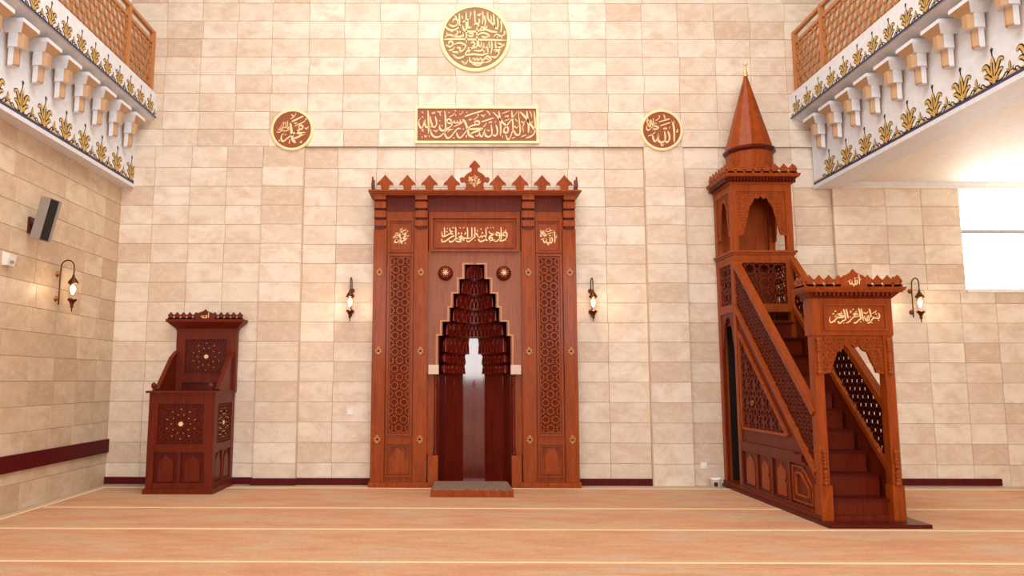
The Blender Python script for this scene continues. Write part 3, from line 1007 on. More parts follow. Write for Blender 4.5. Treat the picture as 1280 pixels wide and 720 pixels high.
# ------------------------------------------------------------------ plaques
def disc_plaque(cx, cz, r, rim, y, strokes, c0, R0, label, body):
    th = thing('round_plaque', (cx, y, cz), label, 'plaque')
    F = FRONT(y)
    MB().lathe((cx, y, cz), [(r, 0), (r, .022), (r - .01, .028), (r - rim, .028), (r - rim, .018)], 64, 'y', smooth=False).build('rim', 'plaque_rim', th)
    MB().lathe((cx, y, cz), [(r - rim + .002, .0), (r - rim + .002, .021)], 64, 'y', smooth=False).build('disc', body, th)
    k = (r - rim) / R0
    write(MB(), F, strokes, lambda a, b: (cx + (a - c0[0]) * k, cz - (b - c0[1]) * k), k, .019, .027).build('inscription', 'lettering', th)


disc_plaque(-2.578, 5.42, .335, .04, -.0015, T_MUH, (395, 355), 285, 'round brown plaque with cream rim, left of the long panel', 'plaque')
disc_plaque(3.183, 5.425, .333, .04, -.0015, T_ALL, (360, 358), 282, 'round brown plaque with cream rim, right of the long panel', 'plaque')
disc_plaque(.278, 6.93, .562, .055, -.0015, T_ROUND, (375, 365), 322, 'largest round plaque, dense cream lettering, highest on the wall', 'plaque_olive')
th = thing('long_plaque', (.303, 0, 5.2), 'long rectangular brown plaque with one line of cream lettering above the niche', 'plaque')
F = FRONT(-.0015)
frame(MB(), F, -.663, 1.268, 5.205, 5.803, .038, 0, .03).build('rim', 'plaque_rim', th)
MB().fbox(F, -.63, 1.235, 5.238, 5.77, 0, .018).build('board', 'plaque', th)
kx = (1.235 + .63) / (2095 - 65)
kz = (5.77 - 5.238) / (645 - 55)
write(MB(), F, T_LONG, lambda a, b: (-.63 + (a - 65) * kx, 5.77 - (b - 55) * kz), kx, .017, .026).build('inscription', 'lettering', th)


# ------------------------------------------------------------------ wall lamps
def lamp(F, u, label, loc):
    """bracket lamp; F faces away from the wall, lantern hangs on the axis u"""
    th = thing('wall_lamp', loc, label, 'lamp', 'bracket lanterns on the walls')
    V = F
    # back plates (rosettes) on the wall
    for z in (2.90, 2.58):
        m = MB()
        for r, n in ((.036, 0), (.036, .01), (.024, .02), (.01, .035)):
            pass
        k = 12
        prof = [(.038, 0), (.036, .012), (.022, .02), (.016, .04), (.008, .045)]
        b = len(m.v)
        for r, n in prof:
            for i in range(k):
                t_ = 2 * PI * i / k
                m.v.append(tuple(V(u + r * math.cos(t_), z + r * math.sin(t_), n)))
        for j in range(len(prof) - 1):
            for i in range(k):
                q = (i + 1) % k
                m.face([b + j * k + i, b + j * k + q, b + (j + 1) * k + q, b + (j + 1) * k + i], 0, True)
        m.face([b + (len(prof) - 1) * k + i for i in range(k)])
        m.build('rosette', 'brass', th)
    path = [V(u, 2.50, .045), V(u, 2.7, .045), V(u, 2.92, .045), V(u, 2.99, .052)]
    for i in range(9):
        a = PI - PI * i / 8
        path.append(V(u, 3.0 + .085 * math.sin(a), .135 + .085 * math.cos(a)))
    path += [V(u, 2.93, .22), V(u, 2.86, .22)]
    MB().tube(path, .0085, 8).build('bracket', 'bronze', th)
    c = V(u, 0, .22)
    cc = (c[0], c[1], 0)
    MB().lathe(cc, [(.008, 2.90), (.016, 2.885), (.020, 2.86), (.045, 2.825), (.060, 2.80), (.066, 2.785), (.055, 2.775), (.05, 2.77)], 14).build('cap', 'bronze', th)
    MB().lathe(cc, [(.040, 2.77), (.044, 2.70), (.046, 2.62), (.040, 2.58)], 14).build('glass_shade', 'glass', th)
    MB().lathe(cc, [(.006, 2.767), (.02, 2.755), (.030, 2.725), (.028, 2.68), (.014, 2.645), (.004, 2.635)], 12).build('bulb', 'bulb', th)
    MB().lathe(cc, [(.043, 2.585), (.056, 2.575), (.058, 2.56), (.040, 2.545), (.022, 2.51), (.018, 2.49), (.022, 2.475), (.008, 2.455), (.005, 2.41)], 14).build('lower_finial', 'bronze', th)
    l = bpy.data.lights.new('lamp_light', 'POINT')
    l.energy = 15
    l.color = (1, .72, .42)
    l.shadow_soft_size = .03
    lo = bpy.data.objects.new('lamp_light', l)
    COL.objects.link(lo)
    lo.location = V(u, 2.70, .29) - Vector(loc)
    lo.parent = th
    return th


lamp(FRONT(.05), -1.60, 'brass lantern on the tiled wall left of the carved niche', (-1.60, .05, 2.5))
lamp(FRONT(.05), 2.035, 'brass lantern on the tiled wall between niche and pulpit', (2.035, .05, 2.5))
lamp(Fr((6.88, 0, 0), (1, 0, 0)), .0, 'brass lantern on the wall right of the pulpit', (6.88, 0, 2.5))
lamp(RIGHT(-5.2), -1.62, 'brass lantern on the left side wall near the corner', (-5.2, -1.62, 2.5))


# ------------------------------------------------------------------ carved things: helpers
def scallop_arch(mb, F, u0, u1, v_spring, v_top, v_apex, n0, n1, side_w, lobes=3):
    """fretwork spandrel hanging from v_top with a lobed opening below; deeper at the sides"""
    c, h = (u0 + u1) / 2, (u1 - u0) / 2
    steps = 40
    lo, hi = [], []
    for i in range(steps + 1):
        u = u0 + (u1 - u0) * i / steps
        d = abs(u - c) / h
        inner = 1 - side_w / h
        if d > inner:
            e = (d - inner) / (1 - inner)
            v = v_spring + (1 - e) * .02
        else:
            e = d / inner
            v = v_apex - (v_apex - v_spring - .06) * e ** 3.0
            v -= .045 * abs(math.sin(e * PI * lobes)) ** .7 - .01
        lo.append((u, v))
        hi.append((u, v_top))
    mb.strip(F, lo, hi, n0, n1)
    return lo


def carve(F, u0, u1, v0, v1, n0, n1, step, seed, keep):
    """small leafy scroll relief scattered over a field"""
    rnd = random.Random(seed)
    mb = MB()
    v = v0 + step / 2
    row = 0
    while v < v1:
        u = u0 + step / 2 + (row % 2) * step / 2
        while u < u1:
            if keep(u, v):
                a = rnd.uniform(0, 2 * PI)
                r = step * .42
                pts = [(u + r * math.cos(a + t_) * (1 - t_ / 6), v + r * math.sin(a + t_) * (1 - t_ / 6)) for t_ in (0, 1.1, 2.2, 3.3, 4.4)]
                mb.ribbon(F, pts, lambda t_, d: step * .2 * (1.1 - t_ * .6), n0, n1, 0, 2)
            u += step
        v += step
        row += 1
    return mb


def arch_panel(mb, F, u0, u1, v0, v1, n0, n1, shape='arch'):
    """raised pointed-arch field in a recessed panel"""
    w, h = u1 - u0, v1 - v0
    c = (u0 + u1) / 2
    if shape == 'arch':
        hw = w * .34
        pts = [(c - hw, v0), (c + hw, v0), (c + hw, v0 + h * .58), (c + hw * .8, v0 + h * .74), (c + hw * .3, v0 + h * .84), (c, v0 + h * .95),
               (c - hw * .3, v0 + h * .84), (c - hw * .8, v0 + h * .74), (c - hw, v0 + h * .58)]
    elif shape == 'keyhole':
        hw = w * .30
        pts = [(c - hw, v0), (c + hw, v0), (c + hw, v0 + h * .34), (c + hw * .7, v0 + h * .42), (c + hw, v0 + h * .55), (c + hw * .9, v0 + h * .72), (c + hw * .35, v0 + h * .8), (c, v0 + h * .93),
               (c - hw * .35, v0 + h * .8), (c - hw * .9, v0 + h * .72), (c - hw, v0 + h * .55), (c - hw * .7, v0 + h * .42), (c - hw, v0 + h * .34)]
    mb.prism(F, pts, n0, n1)


SPADE = [(-.055, 0), (-.062, .085), (-.095, .10), (-.125, .085), (-.115, .125), (-.07, .165), (0, .25), (.07, .165), (.115, .125), (.125, .085), (.095, .10), (.062, .085), (.055, 0)]
SMALL = [(-.046, 0), (-.034, .03), (-.036, .042), (-.052, .056), (-.050, .076), (-.024, .098), (0, .128), (.024, .098), (.050, .076), (.052, .056), (.036, .042), (.034, .03), (.046, 0)]


def flare(mb, x0, x1, y0, y1, z0, z1, e0, e1, back=0.0):
    """sloping cornice, open at the wall side; e = overhang at the bottom and at the top"""
    return mb.hexa([(x0 - e0, y0 - e0, z0), (x1 + e0, y0 - e0, z0), (x1 + e0, y1 + back * e0, z0), (x0 - e0, y1 + back * e0, z0),
                    (x0 - e1, y0 - e1, z1), (x1 + e1, y0 - e1, z1), (x1 + e1, y1 + back * e1, z1), (x0 - e1, y1 + back * e1, z1)])


def crest(parent, F, u0, u1, v, n0, n1, shape, k, pitch, mat, skip=None):
    n = max(1, int(round((u1 - u0) / pitch)))
    MB().fbox(F, u0, u1, v, v + .028 * k, n0, n1).build('crest_band', mat, parent)
    for i in range(n):
        u = u0 + (u1 - u0) * (i + .5) / n
        if skip and skip(u):
            continue
        MB().prism(F, [(u + a * k, v + b * k) for a, b in shape], n0, n1).build('merlon', mat, parent)


def post_turned(parent, x, y, z0, z1, r, mat):
    """slim turned colonnette with beads near both ends"""
    h = z1 - z0
    pr = [(r * 1.3, 0), (r * 1.3, .03)]
    for q in (.05, .085, .12):
        pr += [(r * .7, q), (r * 1.25, q + .015), (r * .7, q + .03)]
    pr += [(r * .85, .2), (r * .85, h - .2)]
    for q in (h - .15, h - .115, h - .08):
        pr += [(r * .7, q), (r * 1.25, q + .015), (r * .7, q + .03)]
    pr += [(r * 1.3, h - .03), (r * 1.3, h)]
    return MB().lathe((x, y, z0), pr, 10).build('colonnette', mat, parent)


# ------------------------------------------------------------------ mihrab
CX = .262
mih = thing('prayer_niche', (CX, .05, 0), 'tall carved wooden prayer niche with stepped dark opening and crested top', 'niche')
YF = -.22
F = FRONT(YF)
B = MB
HW = 1.515
for sg in (-1, 1):
    m = lambda a, b: sorted((CX + sg * a, CX + sg * b))
    # side slab behind the posts and panels
    a, b = m(.70, HW)
    B().box(a, b, YF + .03, .068, 0, 4.29).build('side_slab', 'wood', mih)
    # outer and inner posts with a sunken flute
    for p0, p1 in ((1.32, HW), (.70, .90)):
        a, b = m(p0, p1)
        pm = B().box(a, b, YF - .03, YF + .03, .08, 3.80)
        pm.box(a + .02, a + .045, YF - .04, YF - .03, .1, 3.78).box(b - .045, b - .02, YF - .04, YF - .03, .1, 3.78)
        po = pm.build('post', 'wood', mih)
        c = (a + b) / 2
        for z in (.69, 1.97, 3.14):
            r = B()
            for q in range(8):
                t_ = q * PI / 4 + PI / 8
                r.bar(F, (c, z), (c + .05 * math.cos(t_), z + .05 * math.sin(t_)), .018, .03, .045)
            for dz in (-.045, .045):
                r.lathe((c - .0, YF - .03, z + dz), [(.02, 0), (.018, .014), (.006, .02)], 10, 'y')
            r.build('rosette', 'wood_rail', po)
        # stepped bracket under the cornice
        for j, (z0, z1, w_, d_) in enumerate(((3.80, 3.84, .02, .05), (3.84, 3.93, .0, .06), (3.93, 3.965, .025, .035), (3.965, 4.07, -.002, .085), (4.07, 4.10, .025, .05), (4.10, 4.20, -.004, .11), (4.20, 4.225, .02, .08), (4.225, 4.29, -.008, .14))):
            B().box(a + max(w_, 0) + .01, b - max(w_, 0) - .01, YF - d_, YF + .03, z0, z1).build('bracket', 'wood' if j % 2 else 'wood_dark', po)
    # panels between the posts
    a, b = m(.90, 1.32)
    fr = frame(B(), F, a + .02, b - .02, 3.45, 3.95, .022, -.03, .0)
    frame(fr, F, a + .055, b - .055, 3.485, 3.915, .012, -.03, -.012)
    fr.build('panel_frame', 'wood', mih)
    fr = frame(B(), F, a + .02, b - .02, .74, 3.42, .025, -.03, .002)
    frame(fr, F, a + .06, b - .06, .78, 3.38, .012, -.03, -.010)
    fr.build('panel_frame', 'wood', mih)
    B().fbox(F, a + .072, b - .072, .79, 3.37, -.032, -.028).build('panel_ground', 'wood_ground', mih)
    lattice(F, rect(a + .072, b - .072, .79, 3.37), .082, .022, -.029, -.016).build('lattice', 'wood', mih, kind='stuff')
    fr = frame(B(), F, a + .02, b - .02, .15, .64, .022, -.03, .0)
    frame(fr, F, a + .055, b - .055, .19, .60, .012, -.03, -.010)
    fr.build('panel_frame', 'wood', mih)
    ap = B()
    u0, u1 = a + .07, b - .07
    arch_panel(ap, F, u0, u1, .205, .585, -.03, -.012)
    ap.build('arched_field', 'wood', mih)
    c = (u0 + u1) / 2
    carve(F, u0, u1, .42, .59, -.03, -.016, .036, 3, lambda u, v: v > .40 + .18 * (1 - ((u - c) / .13) ** 2) + .0).build('leaf_carving', 'wood_mid', mih, kind='stuff')
    # base block
    a, b = m(.66, HW + .02)
    B().box(a, b, YF - .06, .068, 0, .08).build('plinth', 'wood', mih)
    # text of the side panel
    a, b = m(.90, 1.32)
    c = (a + b) / 2
    if sg < 0:
        k = .27 / 520
        write(B(), F, T_MUH, lambda p, q: (c - .005 + (p - 395) * k, 3.70 - (q - 340) * k), k * 1.15, -.03, -.02).build('inscription', 'lettering', mih)
    else:
        k = .27 / 500
        write(B(), F, T_ALL, lambda p, q: (c + (p - 360) * k, 3.70 - (q - 360) * k), k * 1.15, -.03, -.02).build('inscription', 'lettering', mih)

# top: frieze, cornice, crest
B().box(CX - HW, CX + HW, YF + .02, .068, 4.08, 4.29).build('frieze', 'wood_mid', mih)
cn = B().box(CX - HW - .02, CX + HW + .02, YF - .15, .068, 4.29, 4.315)
cn.box(CX - HW - .05, CX + HW + .05, YF - .18, .068, 4.315, 4.335).box(CX - HW - .07, CX + HW + .07, YF - .20, .068, 4.335, 4.36)
cn.build('cornice', 'wood', mih)
FC = FRONT(YF - .12)
for d in (.345, .68, 1.01, 1.345):
    for sg in (-1, 1):
        B().prism(FC, [(CX + sg * d + a, 4.36 + b) for a, b in SPADE], -.03, 0).build('merlon', 'wood', mih)
for d in (.18 + .335 * i for i in range(0, 4)):
    for sg in (-1, 1):
        u = CX + sg * (d + .335 - .003)
        B().prism(FC, [(u - .04, 4.36), (u + .04, 4.36), (u, 4.395)], -.03, 0).build('merlon_small', 'wood', mih)
for sg in (-1, 1):   # the crest turns the corner
    x = CX + sg * (HW + .03)
    for y in (-.23, -.06):
        B().prism(RIGHT(x + .012), [(y + a * .55, 4.36 + b) for a, b in SPADE], -.024, 0).build('merlon', 'wood_mid', mih)
CEN = [(.16, 0), (.135, .05), (.13, .12), (.16, .145), (.19, .13), (.215, .15), (.225, .19), (.20, .215), (.165, .205), (.14, .24), (.10, .275), (.05, .30), (.042, .325), (.045, .36),
       (.085, .375), (.065, .405), (0, .475)]
cen = B().prism(FC, [(CX + a, 4.36 + b) for a, b in CEN] + [(CX - a, 4.36 + b) for a, b in reversed(CEN[:-1])], -.03, .005).build('crest_finial', 'wood', mih)
k = .20 / 520
write(B(), FC, T_ALL[2:] + T_MUH[:4], lambda p, q: (CX + (p - 370) * k, 4.52 - (q - 340) * k), k * 1.1, .005, .012).build('inscription', 'lettering', cen)

# centre: verse panel and plain field with stepped opening
fr = frame(B(), F, CX - .66, CX + .66, 3.46, 4.0, .03, -.03, .015)
frame(fr, F, CX - .60, CX + .60, 3.52, 3.94, .014, -.03, .0)
fr.build('verse_frame', 'wood', mih)
B().fbox(F, CX - .69, CX + .69, 3.47, 4.29, -.25, -.03).build('verse_board', 'wood', mih)
kx = 1.19 / 1185
write(B(), F, T_VERSE, lambda a, b: (CX - .595 + (a - 40) * kx, 3.925 - (b - 40) * kx * .86), kx, -.03, -.02).build('inscription', 'lettering', mih)

ST = [(1.63, .535), (2.20, .535), (2.41, .475), (2.62, .365), (2.83, .315), (3.05, .225), (3.27, .145)]   # (z up to here, half width)
BW = .70
bands = [(0, 1.63, .535), (1.63, 2.20, .535), (2.20, 2.41, .475), (2.41, 2.62, .365), (2.62, 2.83, .315), (2.83, 3.05, .225), (3.05, 3.27, .145)]
fld = B()
for z0, z1, hw in bands[1:]:
    for sg in (-1, 1):
        a, b = sorted((CX + sg * hw, CX + sg * BW))
        fld.box(a, b, YF + .03, YF + .07, z0, z1)
fld.box(CX - BW, CX + BW, YF + .03, YF + .07, 3.27, 3.47)
fld.build('plain_field', 'wood_panel', mih)
mo = B()
g = .035
for i, (z0, z1, hw) in enumerate(bands[1:]):
    zz1 = z1 + (g if True else 0)
    for sg in (-1, 1):
        a, b = sorted((CX + sg * (hw + .018), CX + sg * (hw + .04)))
        mo.box(a, b, YF + .018, YF + .03, z0 + (.022 if i else .14), z1 + .022)
        nx = bands[i + 2][2] if i + 2 < len(bands) else 0
        a, b = sorted((CX + sg * (nx + .018), CX + sg * (hw + .018)))
        mo.box(a, b, YF + .018, YF + .03, z1, z1 + .022)
mo.build('stepped_moulding', 'wood_rail', mih)
for sg in (-1, 1):
    # imposts, colonnettes and their blocks
    a, b = sorted((CX + sg * .53, CX + sg * .68))
    B().box(a, b, YF - .02, YF + .10, 1.63, 1.77).build('impost', 'impost', mih)
    a, b = sorted((CX + sg * .535, CX + sg * .68))
    B().box(a, b, YF - .01, YF + .10, 0.0, .46).build('block', 'wood', mih)
    a, b = sorted((CX + sg * .535, CX + sg * .70))
    B().box(a, b, YF + .075, YF + .11, .46, 1.63).build('jamb', 'wood', mih)
    post_turned(mih, CX + sg * .572, YF + .045, .46, 1.63, .026, 'wood_mid')
    # domed roundels
    cx, cz = CX + sg * .435, 3.135
    rd = B().lathe((cx, YF + .03, cz), [(.112, 0), (.112, .02), (.10, .03), (.098, .045), (.075, .07), (.04, .085), (.0, .09)], 28, 'y').build('roundel', 'wood_mid', mih)
    st = B()
    FR_ = FRONT(YF + .03)
    for q in range(8):
        t_ = q * PI / 4
        st.bar(FR_, (cx, cz), (cx + .045 * math.cos(t_), cz + .045 * math.sin(t_)), .010, .082, .094)
        st.lathe((cx + .062 * math.cos(t_ + .39), YF + .03 - .072, cz + .062 * math.sin(t_ + .39)), [(.005, 0), (.004, .008)], 6, 'y')
    st.build('star_inlay', 'inlay', rd)

# niche shell: half-decagon plan
NR, ND, YN = .535, .56, YF + .06
angs = [PI * i / 5 for i in range(6)]
plan = [(CX - NR * math.cos(t_), YN + ND * math.sin(t_)) for t_ in angs]
for i in range(5):
    (xa, ya), (xb, yb) = plan[i], plan[i + 1]
    U = Vector((xb - xa, yb - ya, 0))
    L = U.length
    U.normalize()
    Fp = Fr((xa, ya, 0), U)
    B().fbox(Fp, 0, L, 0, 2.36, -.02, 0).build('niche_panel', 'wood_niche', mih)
    # vertical carved garland and slim stiles
    c = L / 2
    gm = B()
    for e in (.012, L - .02):
        gm.fbox(Fp, e, e + .008, .1, 1.6, 0, .004)
    if i in (1, 2, 3):
        ww = .05 if i == 2 else .03
        for q in range(22):
            z = .42 + q * .042
            sx = ww * .5 * (1 if q % 2 else -1)
            gm.ribbon(Fp, [(c, z), (c + sx, z + .02), (c + sx * .5, z + .042)], lambda t_, d: .012 * (1 - .5 * t_), 0, .005, 0, 3)
        gm.prism(Fp, [(c, 1.40), (c + ww * .5, 1.46), (c, 1.56), (c - ww * .5, 1.46)], 0, .004)
    gm.build('garland', 'wood_niche' if i != 2 else 'wood_mid', mih)

# stalactite vault: tiers of prismatic cells stepping in as they rise
mq = []
tiers = [(1.64, 1.80, .525, .52, .155), (1.80, 1.95, .52, .50, .15), (1.95, 2.20, .50, .47, .085), (2.20, 2.41, .465, .42, 0), (2.41, 2.62, .36, .33, 0), (2.62, 2.83, .31, .27, 0), (2.83, 3.05, .22, .19, 0), (3.05, 3.27, .14, .06, 0)]
for ti, (z0, z1, r0, r1, gap) in enumerate(tiers):
    n = max(8, int(26 * r0 / .53)) // 2 * 2
    cut = math.asin(min(1, gap / r0 * 1.0)) if gap else 0
    spans = [(0, PI)] if not gap else [(0, PI / 2 - cut), (PI / 2 + cut, PI)]
    tm = B()
    kd = ND / NR
    yo = YN
    sq = .93 - .03 * (ti < 3)
    for (s0, s1) in spans:
        tm = B()
        nn = n if not gap else n // 2
        nn = max(3, nn)
        rows_ = []
        for (zz, rb, alt, ph) in ((z0, r0, .030, 0), (z0 + (z1 - z0) * .55, r0 - .01, .034, 1), (z1, r1, .012, 0)):
            ring = []
            for i in range(nn + 1):
                t_ = s0 + (s1 - s0) * i / nn
                rr = rb * sq + (alt if (i + ph) % 2 else -alt) * (0 if (not gap and i in (0, nn)) else 1)
                ring.append((CX - rr * math.cos(t_), yo + rr * kd * math.sin(t_) * (.96 if ti else .9), zz))
            rows_.append(ring)
        b0 = len(tm.v)
        for ring in rows_:
            tm.v += ring
        for j in range(2):
            for i in range(nn):
                p = b0 + j * (nn + 1) + i
                q = p + nn + 1
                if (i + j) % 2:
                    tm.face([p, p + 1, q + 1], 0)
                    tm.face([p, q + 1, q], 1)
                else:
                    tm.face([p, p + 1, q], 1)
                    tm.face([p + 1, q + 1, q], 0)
        # shelf under the tier and bead
        for zz, ra, w_, hh in ((z0, r0 * sq, .05, .014), (z1 - .012, r1 * sq, .035, .010)):
            b0 = len(tm.v)
            for i in range(nn * 2 + 1):
                t_ = s0 + (s1 - s0) * i / (nn * 2)
                for rr, z_ in ((ra - .035, zz), (ra + .05, zz), (ra + .05, zz + hh), (ra - .035, zz + hh)):
                    rr = max(rr, .01)
                    tm.v.append((CX - rr * math.cos(t_), yo + rr * kd * math.sin(t_) * (.96 if ti else .9), z_))
            for i in range(nn * 2):
                for e in range(4):
                    p, q = b0 + i * 4 + e, b0 + i * 4 + (e + 1) % 4
                    tm.face([p, q, q + 4, p + 4], 1)
        # small keel arches hanging in the cells
        for i in range(nn):
            t_ = s0 + (s1 - s0) * (i + .5) / nn
            rr = r0 * sq - .015
            x, y = CX - rr * math.cos(t_), yo + rr * kd * math.sin(t_) * (.96 if ti else .9)
            U = Vector((math.sin(t_), kd * math.cos(t_), 0)).normalized()
            Fq = Fr((x, y, 0), U)
            w_ = rr * (s1 - s0) / nn * .42
            hz = (z1 - z0)
            for sgg in (-1, 1):
                tm.bar(Fq, (sgg * w_, z0 + .014), (sgg * w_ * .8, z0 + hz * .45), .008, 0, .012)
                tm.bar(Fq, (sgg * w_ * .8, z0 + hz * .45), (0, z0 + hz * .8), .008, 0, .012)
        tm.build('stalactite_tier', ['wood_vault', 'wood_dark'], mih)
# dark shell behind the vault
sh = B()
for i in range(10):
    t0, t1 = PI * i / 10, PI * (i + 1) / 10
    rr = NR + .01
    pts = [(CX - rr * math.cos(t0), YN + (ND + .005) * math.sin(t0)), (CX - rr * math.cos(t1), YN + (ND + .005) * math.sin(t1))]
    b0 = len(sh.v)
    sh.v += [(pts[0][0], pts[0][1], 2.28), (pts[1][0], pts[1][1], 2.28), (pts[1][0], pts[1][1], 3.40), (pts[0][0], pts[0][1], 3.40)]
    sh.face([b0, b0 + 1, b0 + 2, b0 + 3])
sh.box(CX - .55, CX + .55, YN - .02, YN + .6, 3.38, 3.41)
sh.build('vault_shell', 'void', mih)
B().box(CX - .55, CX + .55, YF + .05, .45, 0, .012).build('niche_floor', 'wood_dark', mih)

# carpeted step in front of the niche
stp = thing('prayer_step', (.21, -.6, .006), 'low wooden step with speckled brown mat in front of the niche', 'step')
B().prism(Fr((0, 0, 0), (1, 0, 0), (0, 1, 0)), [(-.345, -1.10), (.755, -1.10), (.735, -.30), (-.325, -.30)], .0095, .095).build('frame', 'wood', stp)
B().prism(Fr((0, 0, 0), (1, 0, 0), (0, 1, 0)), [(-.33, -1.085), (.74, -1.085), (.72, -.31), (-.31, -.31)], .095, .108).build('mat', 'speckle', stp)

# ------------------------------------------------------------------ pulpit (minbar)
X0, X1 = 3.95, 4.83
mn = thing('pulpit', (4.39, -1.5, .006), 'tall carved wooden pulpit with stairs, lattice sides and a pointed tower', 'pulpit')
B().box(X0 - .04, X1 + .16, -3.08, -.01, .0095, .05).build('base', 'wood_dark', mn)
B().box(X0 - .02, X1 + .02, -2.88, -.01, .05, .10).build('plinth', 'wood_mid', mn)
# steps
RISE, RUN = .2337, .235
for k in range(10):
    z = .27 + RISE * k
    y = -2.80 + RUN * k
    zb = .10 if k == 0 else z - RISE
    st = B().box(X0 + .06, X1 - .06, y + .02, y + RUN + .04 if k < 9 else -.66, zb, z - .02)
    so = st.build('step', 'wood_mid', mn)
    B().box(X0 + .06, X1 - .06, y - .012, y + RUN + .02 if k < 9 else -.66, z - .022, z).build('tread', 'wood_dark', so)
# platform in the tower
B().box(X0 + .05, X1 - .05, -.66, -.03, 2.34, 2.40).build('platform', 'wood_mid', mn)

BAL = [(.70, 2.62), (2.74, .62), (2.74, 1.24), (.70, 3.22)]


def ccw(p):
    a = sum(p[i][0] * p[(i + 1) % len(p)][1] - p[(i + 1) % len(p)][0] * p[i][1] for i in range(len(p)))
    return p if a > 0 else list(reversed(p))


for side in (0, 1):
    x = X0 if side == 0 else X1 - .05
    F = LEFT(x)                      # u = -Y, n towards -X
    s_n = 1 if side == 0 else -1
    n_in, n_out = (-.05, 0)
    # solid stringer wall under the stair
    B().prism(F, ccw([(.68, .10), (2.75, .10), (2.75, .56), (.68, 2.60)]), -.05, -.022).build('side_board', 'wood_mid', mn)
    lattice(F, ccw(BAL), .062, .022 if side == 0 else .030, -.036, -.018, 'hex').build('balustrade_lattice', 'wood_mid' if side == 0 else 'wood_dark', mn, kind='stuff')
    # a thin back layer of the fretwork at another size makes it read dense
    hr = B().bar(F, (.66, 3.27), (2.80, 1.19), .075, -.07, .02)
    hr.build('handrail', 'wood', mn)
    B().bar(F, (.66, 2.60), (2.76, .54), .055, -.055, .018).bar(F, (.66, 2.545), (2.76, .485), .018, -.03, .006).build('stringer_rail', 'wood', mn)
    if side == 0:
        # triangular star panel
        B().prism(F, ccw([(.80, .93), (2.02, .93), (.80, 2.12)]), -.024, -.02).build('panel_ground', 'wood_dark', mn)
        lattice(F, ccw([(.80, .93), (2.02, .93), (.80, 2.12)]), .10, .018, -.02, -.004, 'oct', (1.15, 1.25)).build('star_lattice', 'wood_mid', mn, kind='stuff')
        tr = B().bar(F, (.76, .90), (2.10, .90), .035, -.022, .008).bar(F, (.765, .89), (.765, 2.2), .035, -.022, .008).bar(F, (.755, 2.22), (2.12, .89), .035, -.022, .012)
        tr.build('triangle_frame', 'wood', mn)
        B().lathe(tuple(F(1.15, 1.25, -.004)), [(.045, 0), (.04, -.014), (.015, -.022)], 14, 'x').build('boss', 'brass', mn)
        # rails between triangle and lower panels
        B().fbox(F, .68, 2.45, .62, .70, -.022, .004).fbox(F, .68, 2.30, .70, .72, -.022, .014).fbox(F, .68, 2.56, .60, .62, -.022, .012).build('middle_rail', 'wood_mid', mn)
        lp = [(.74, 1.17), (1.22, 1.62), (1.67, 2.10)]
        stl = B()
        for u in (.69, 1.195, 1.645, 2.125):
            stl.fbox(F, u - .025, u + .025, .10, .62, -.022, .003)
        stl.fbox(F, 2.70, 2.76, .10, .60, -.022, .003).fbox(F, .68, 2.75, .10, .135, -.022, .006)
        stl.build('stile', 'wood_mid', mn)
        for j, (a, b) in enumerate(lp):
            pm = frame(B(), F, a - .01, b + .01, .14, .60, .014, -.022, -.006)
            pm.build('panel_frame', 'wood_dark', mn)
            ap = B()
            arch_panel(ap, F, a + .02, b - .02, .165, .585, -.022, -.010, 'arch' if j == 0 else 'keyhole')
            ap.build('arched_field', 'wood', mn)
        q = [(2.19, .17), (2.66, .17), (2.66, .36), (2.44, .56), (2.19, .56)]
        fq = B()
        for i in range(5):
            fq.bar(F, q[i], q[(i + 1) % 5], .016, -.022, -.002)
        q2 = [(2.27, .24), (2.58, .24), (2.58, .33), (2.40, .49), (2.27, .49)]
        for i in range(5):
            fq.bar(F, q2[i], q2[(i + 1) % 5], .022, -.022, .002)
        fq.build('corner_panel', 'wood', mn)

# tower
YT0, YT1 = -.69, -.01
for (a, b) in ((X0, X0 + .09), (X1 - .09, X1)):
    for (c, d) in ((YT0, YT0 + .09), (YT1 - .09, YT1)):
        B().box(a, b, c, d, .10, 4.38).build('tower_post', 'wood', mn)
B().box(X0 + .09, X1 - .09, YT1 - .03, YT1 - .005, .10, 4.38).build('back_board', 'wood', mn)
FL, FF, FRt = LEFT(X0), FRONT(YT0), RIGHT(X1)
for nm, F, u0, u1 in (('left', FL, .10, .60), ('front', FF, X0 + .09, X1 - .09), ('right', FRt, -.60, -.10)):
    B().fbox(F, u0, u1, 4.27, 4.38, -.05, 0).build('head_rail', 'wood', mn)
    sa = B()
    scallop_arch(sa, F, u0, u1, 3.62, 4.27, 4.20, -.035, -.012, .08 if nm != 'front' else .10)
    so = sa.build('arch_fretwork', 'wood', mn)
    c, h = (u0 + u1) / 2, (u1 - u0) / 2
    carve(F, u0 + .01, u1 - .01, 3.66, 4.26, -.012, -.003, .04, 5,
          lambda u, v: v > (4.22 - .6 * (abs(u - c) / (h * .78)) ** 2.6 if abs(u - c) < h * .78 else 3.66)).build('leaf_carving', 'wood', so, kind='stuff')
    B().fbox(F, u0, u1, 3.26, 3.37, -.05, .0).build('apron_rail', 'wood', mn)
    fr = frame(B(), F, u0, u1, 2.60, 3.26, .035, -.04, -.004)
    fr.build('lattice_frame', 'wood', mn)
    lattice(F, rect(u0 + .035, u1 - .035, 2.635, 3.225), .085 if nm == 'front' else .075, .017, -.03, -.012, 'oct').build('tower_lattice', 'wood_mid', mn, kind='stuff')
    B().fbox(F, u0, u1, 2.52, 2.60, -.05, .002).build('lower_rail', 'wood', mn)
lg = B().box(X0 - .035, X1 + .035, YT0 - .035, YT1, 3.37, 3.40).box(X0 - .015, X1 + .015, YT0 - .015, YT1, 3.34, 3.37)
lg.build('ledge', 'wood', mn)
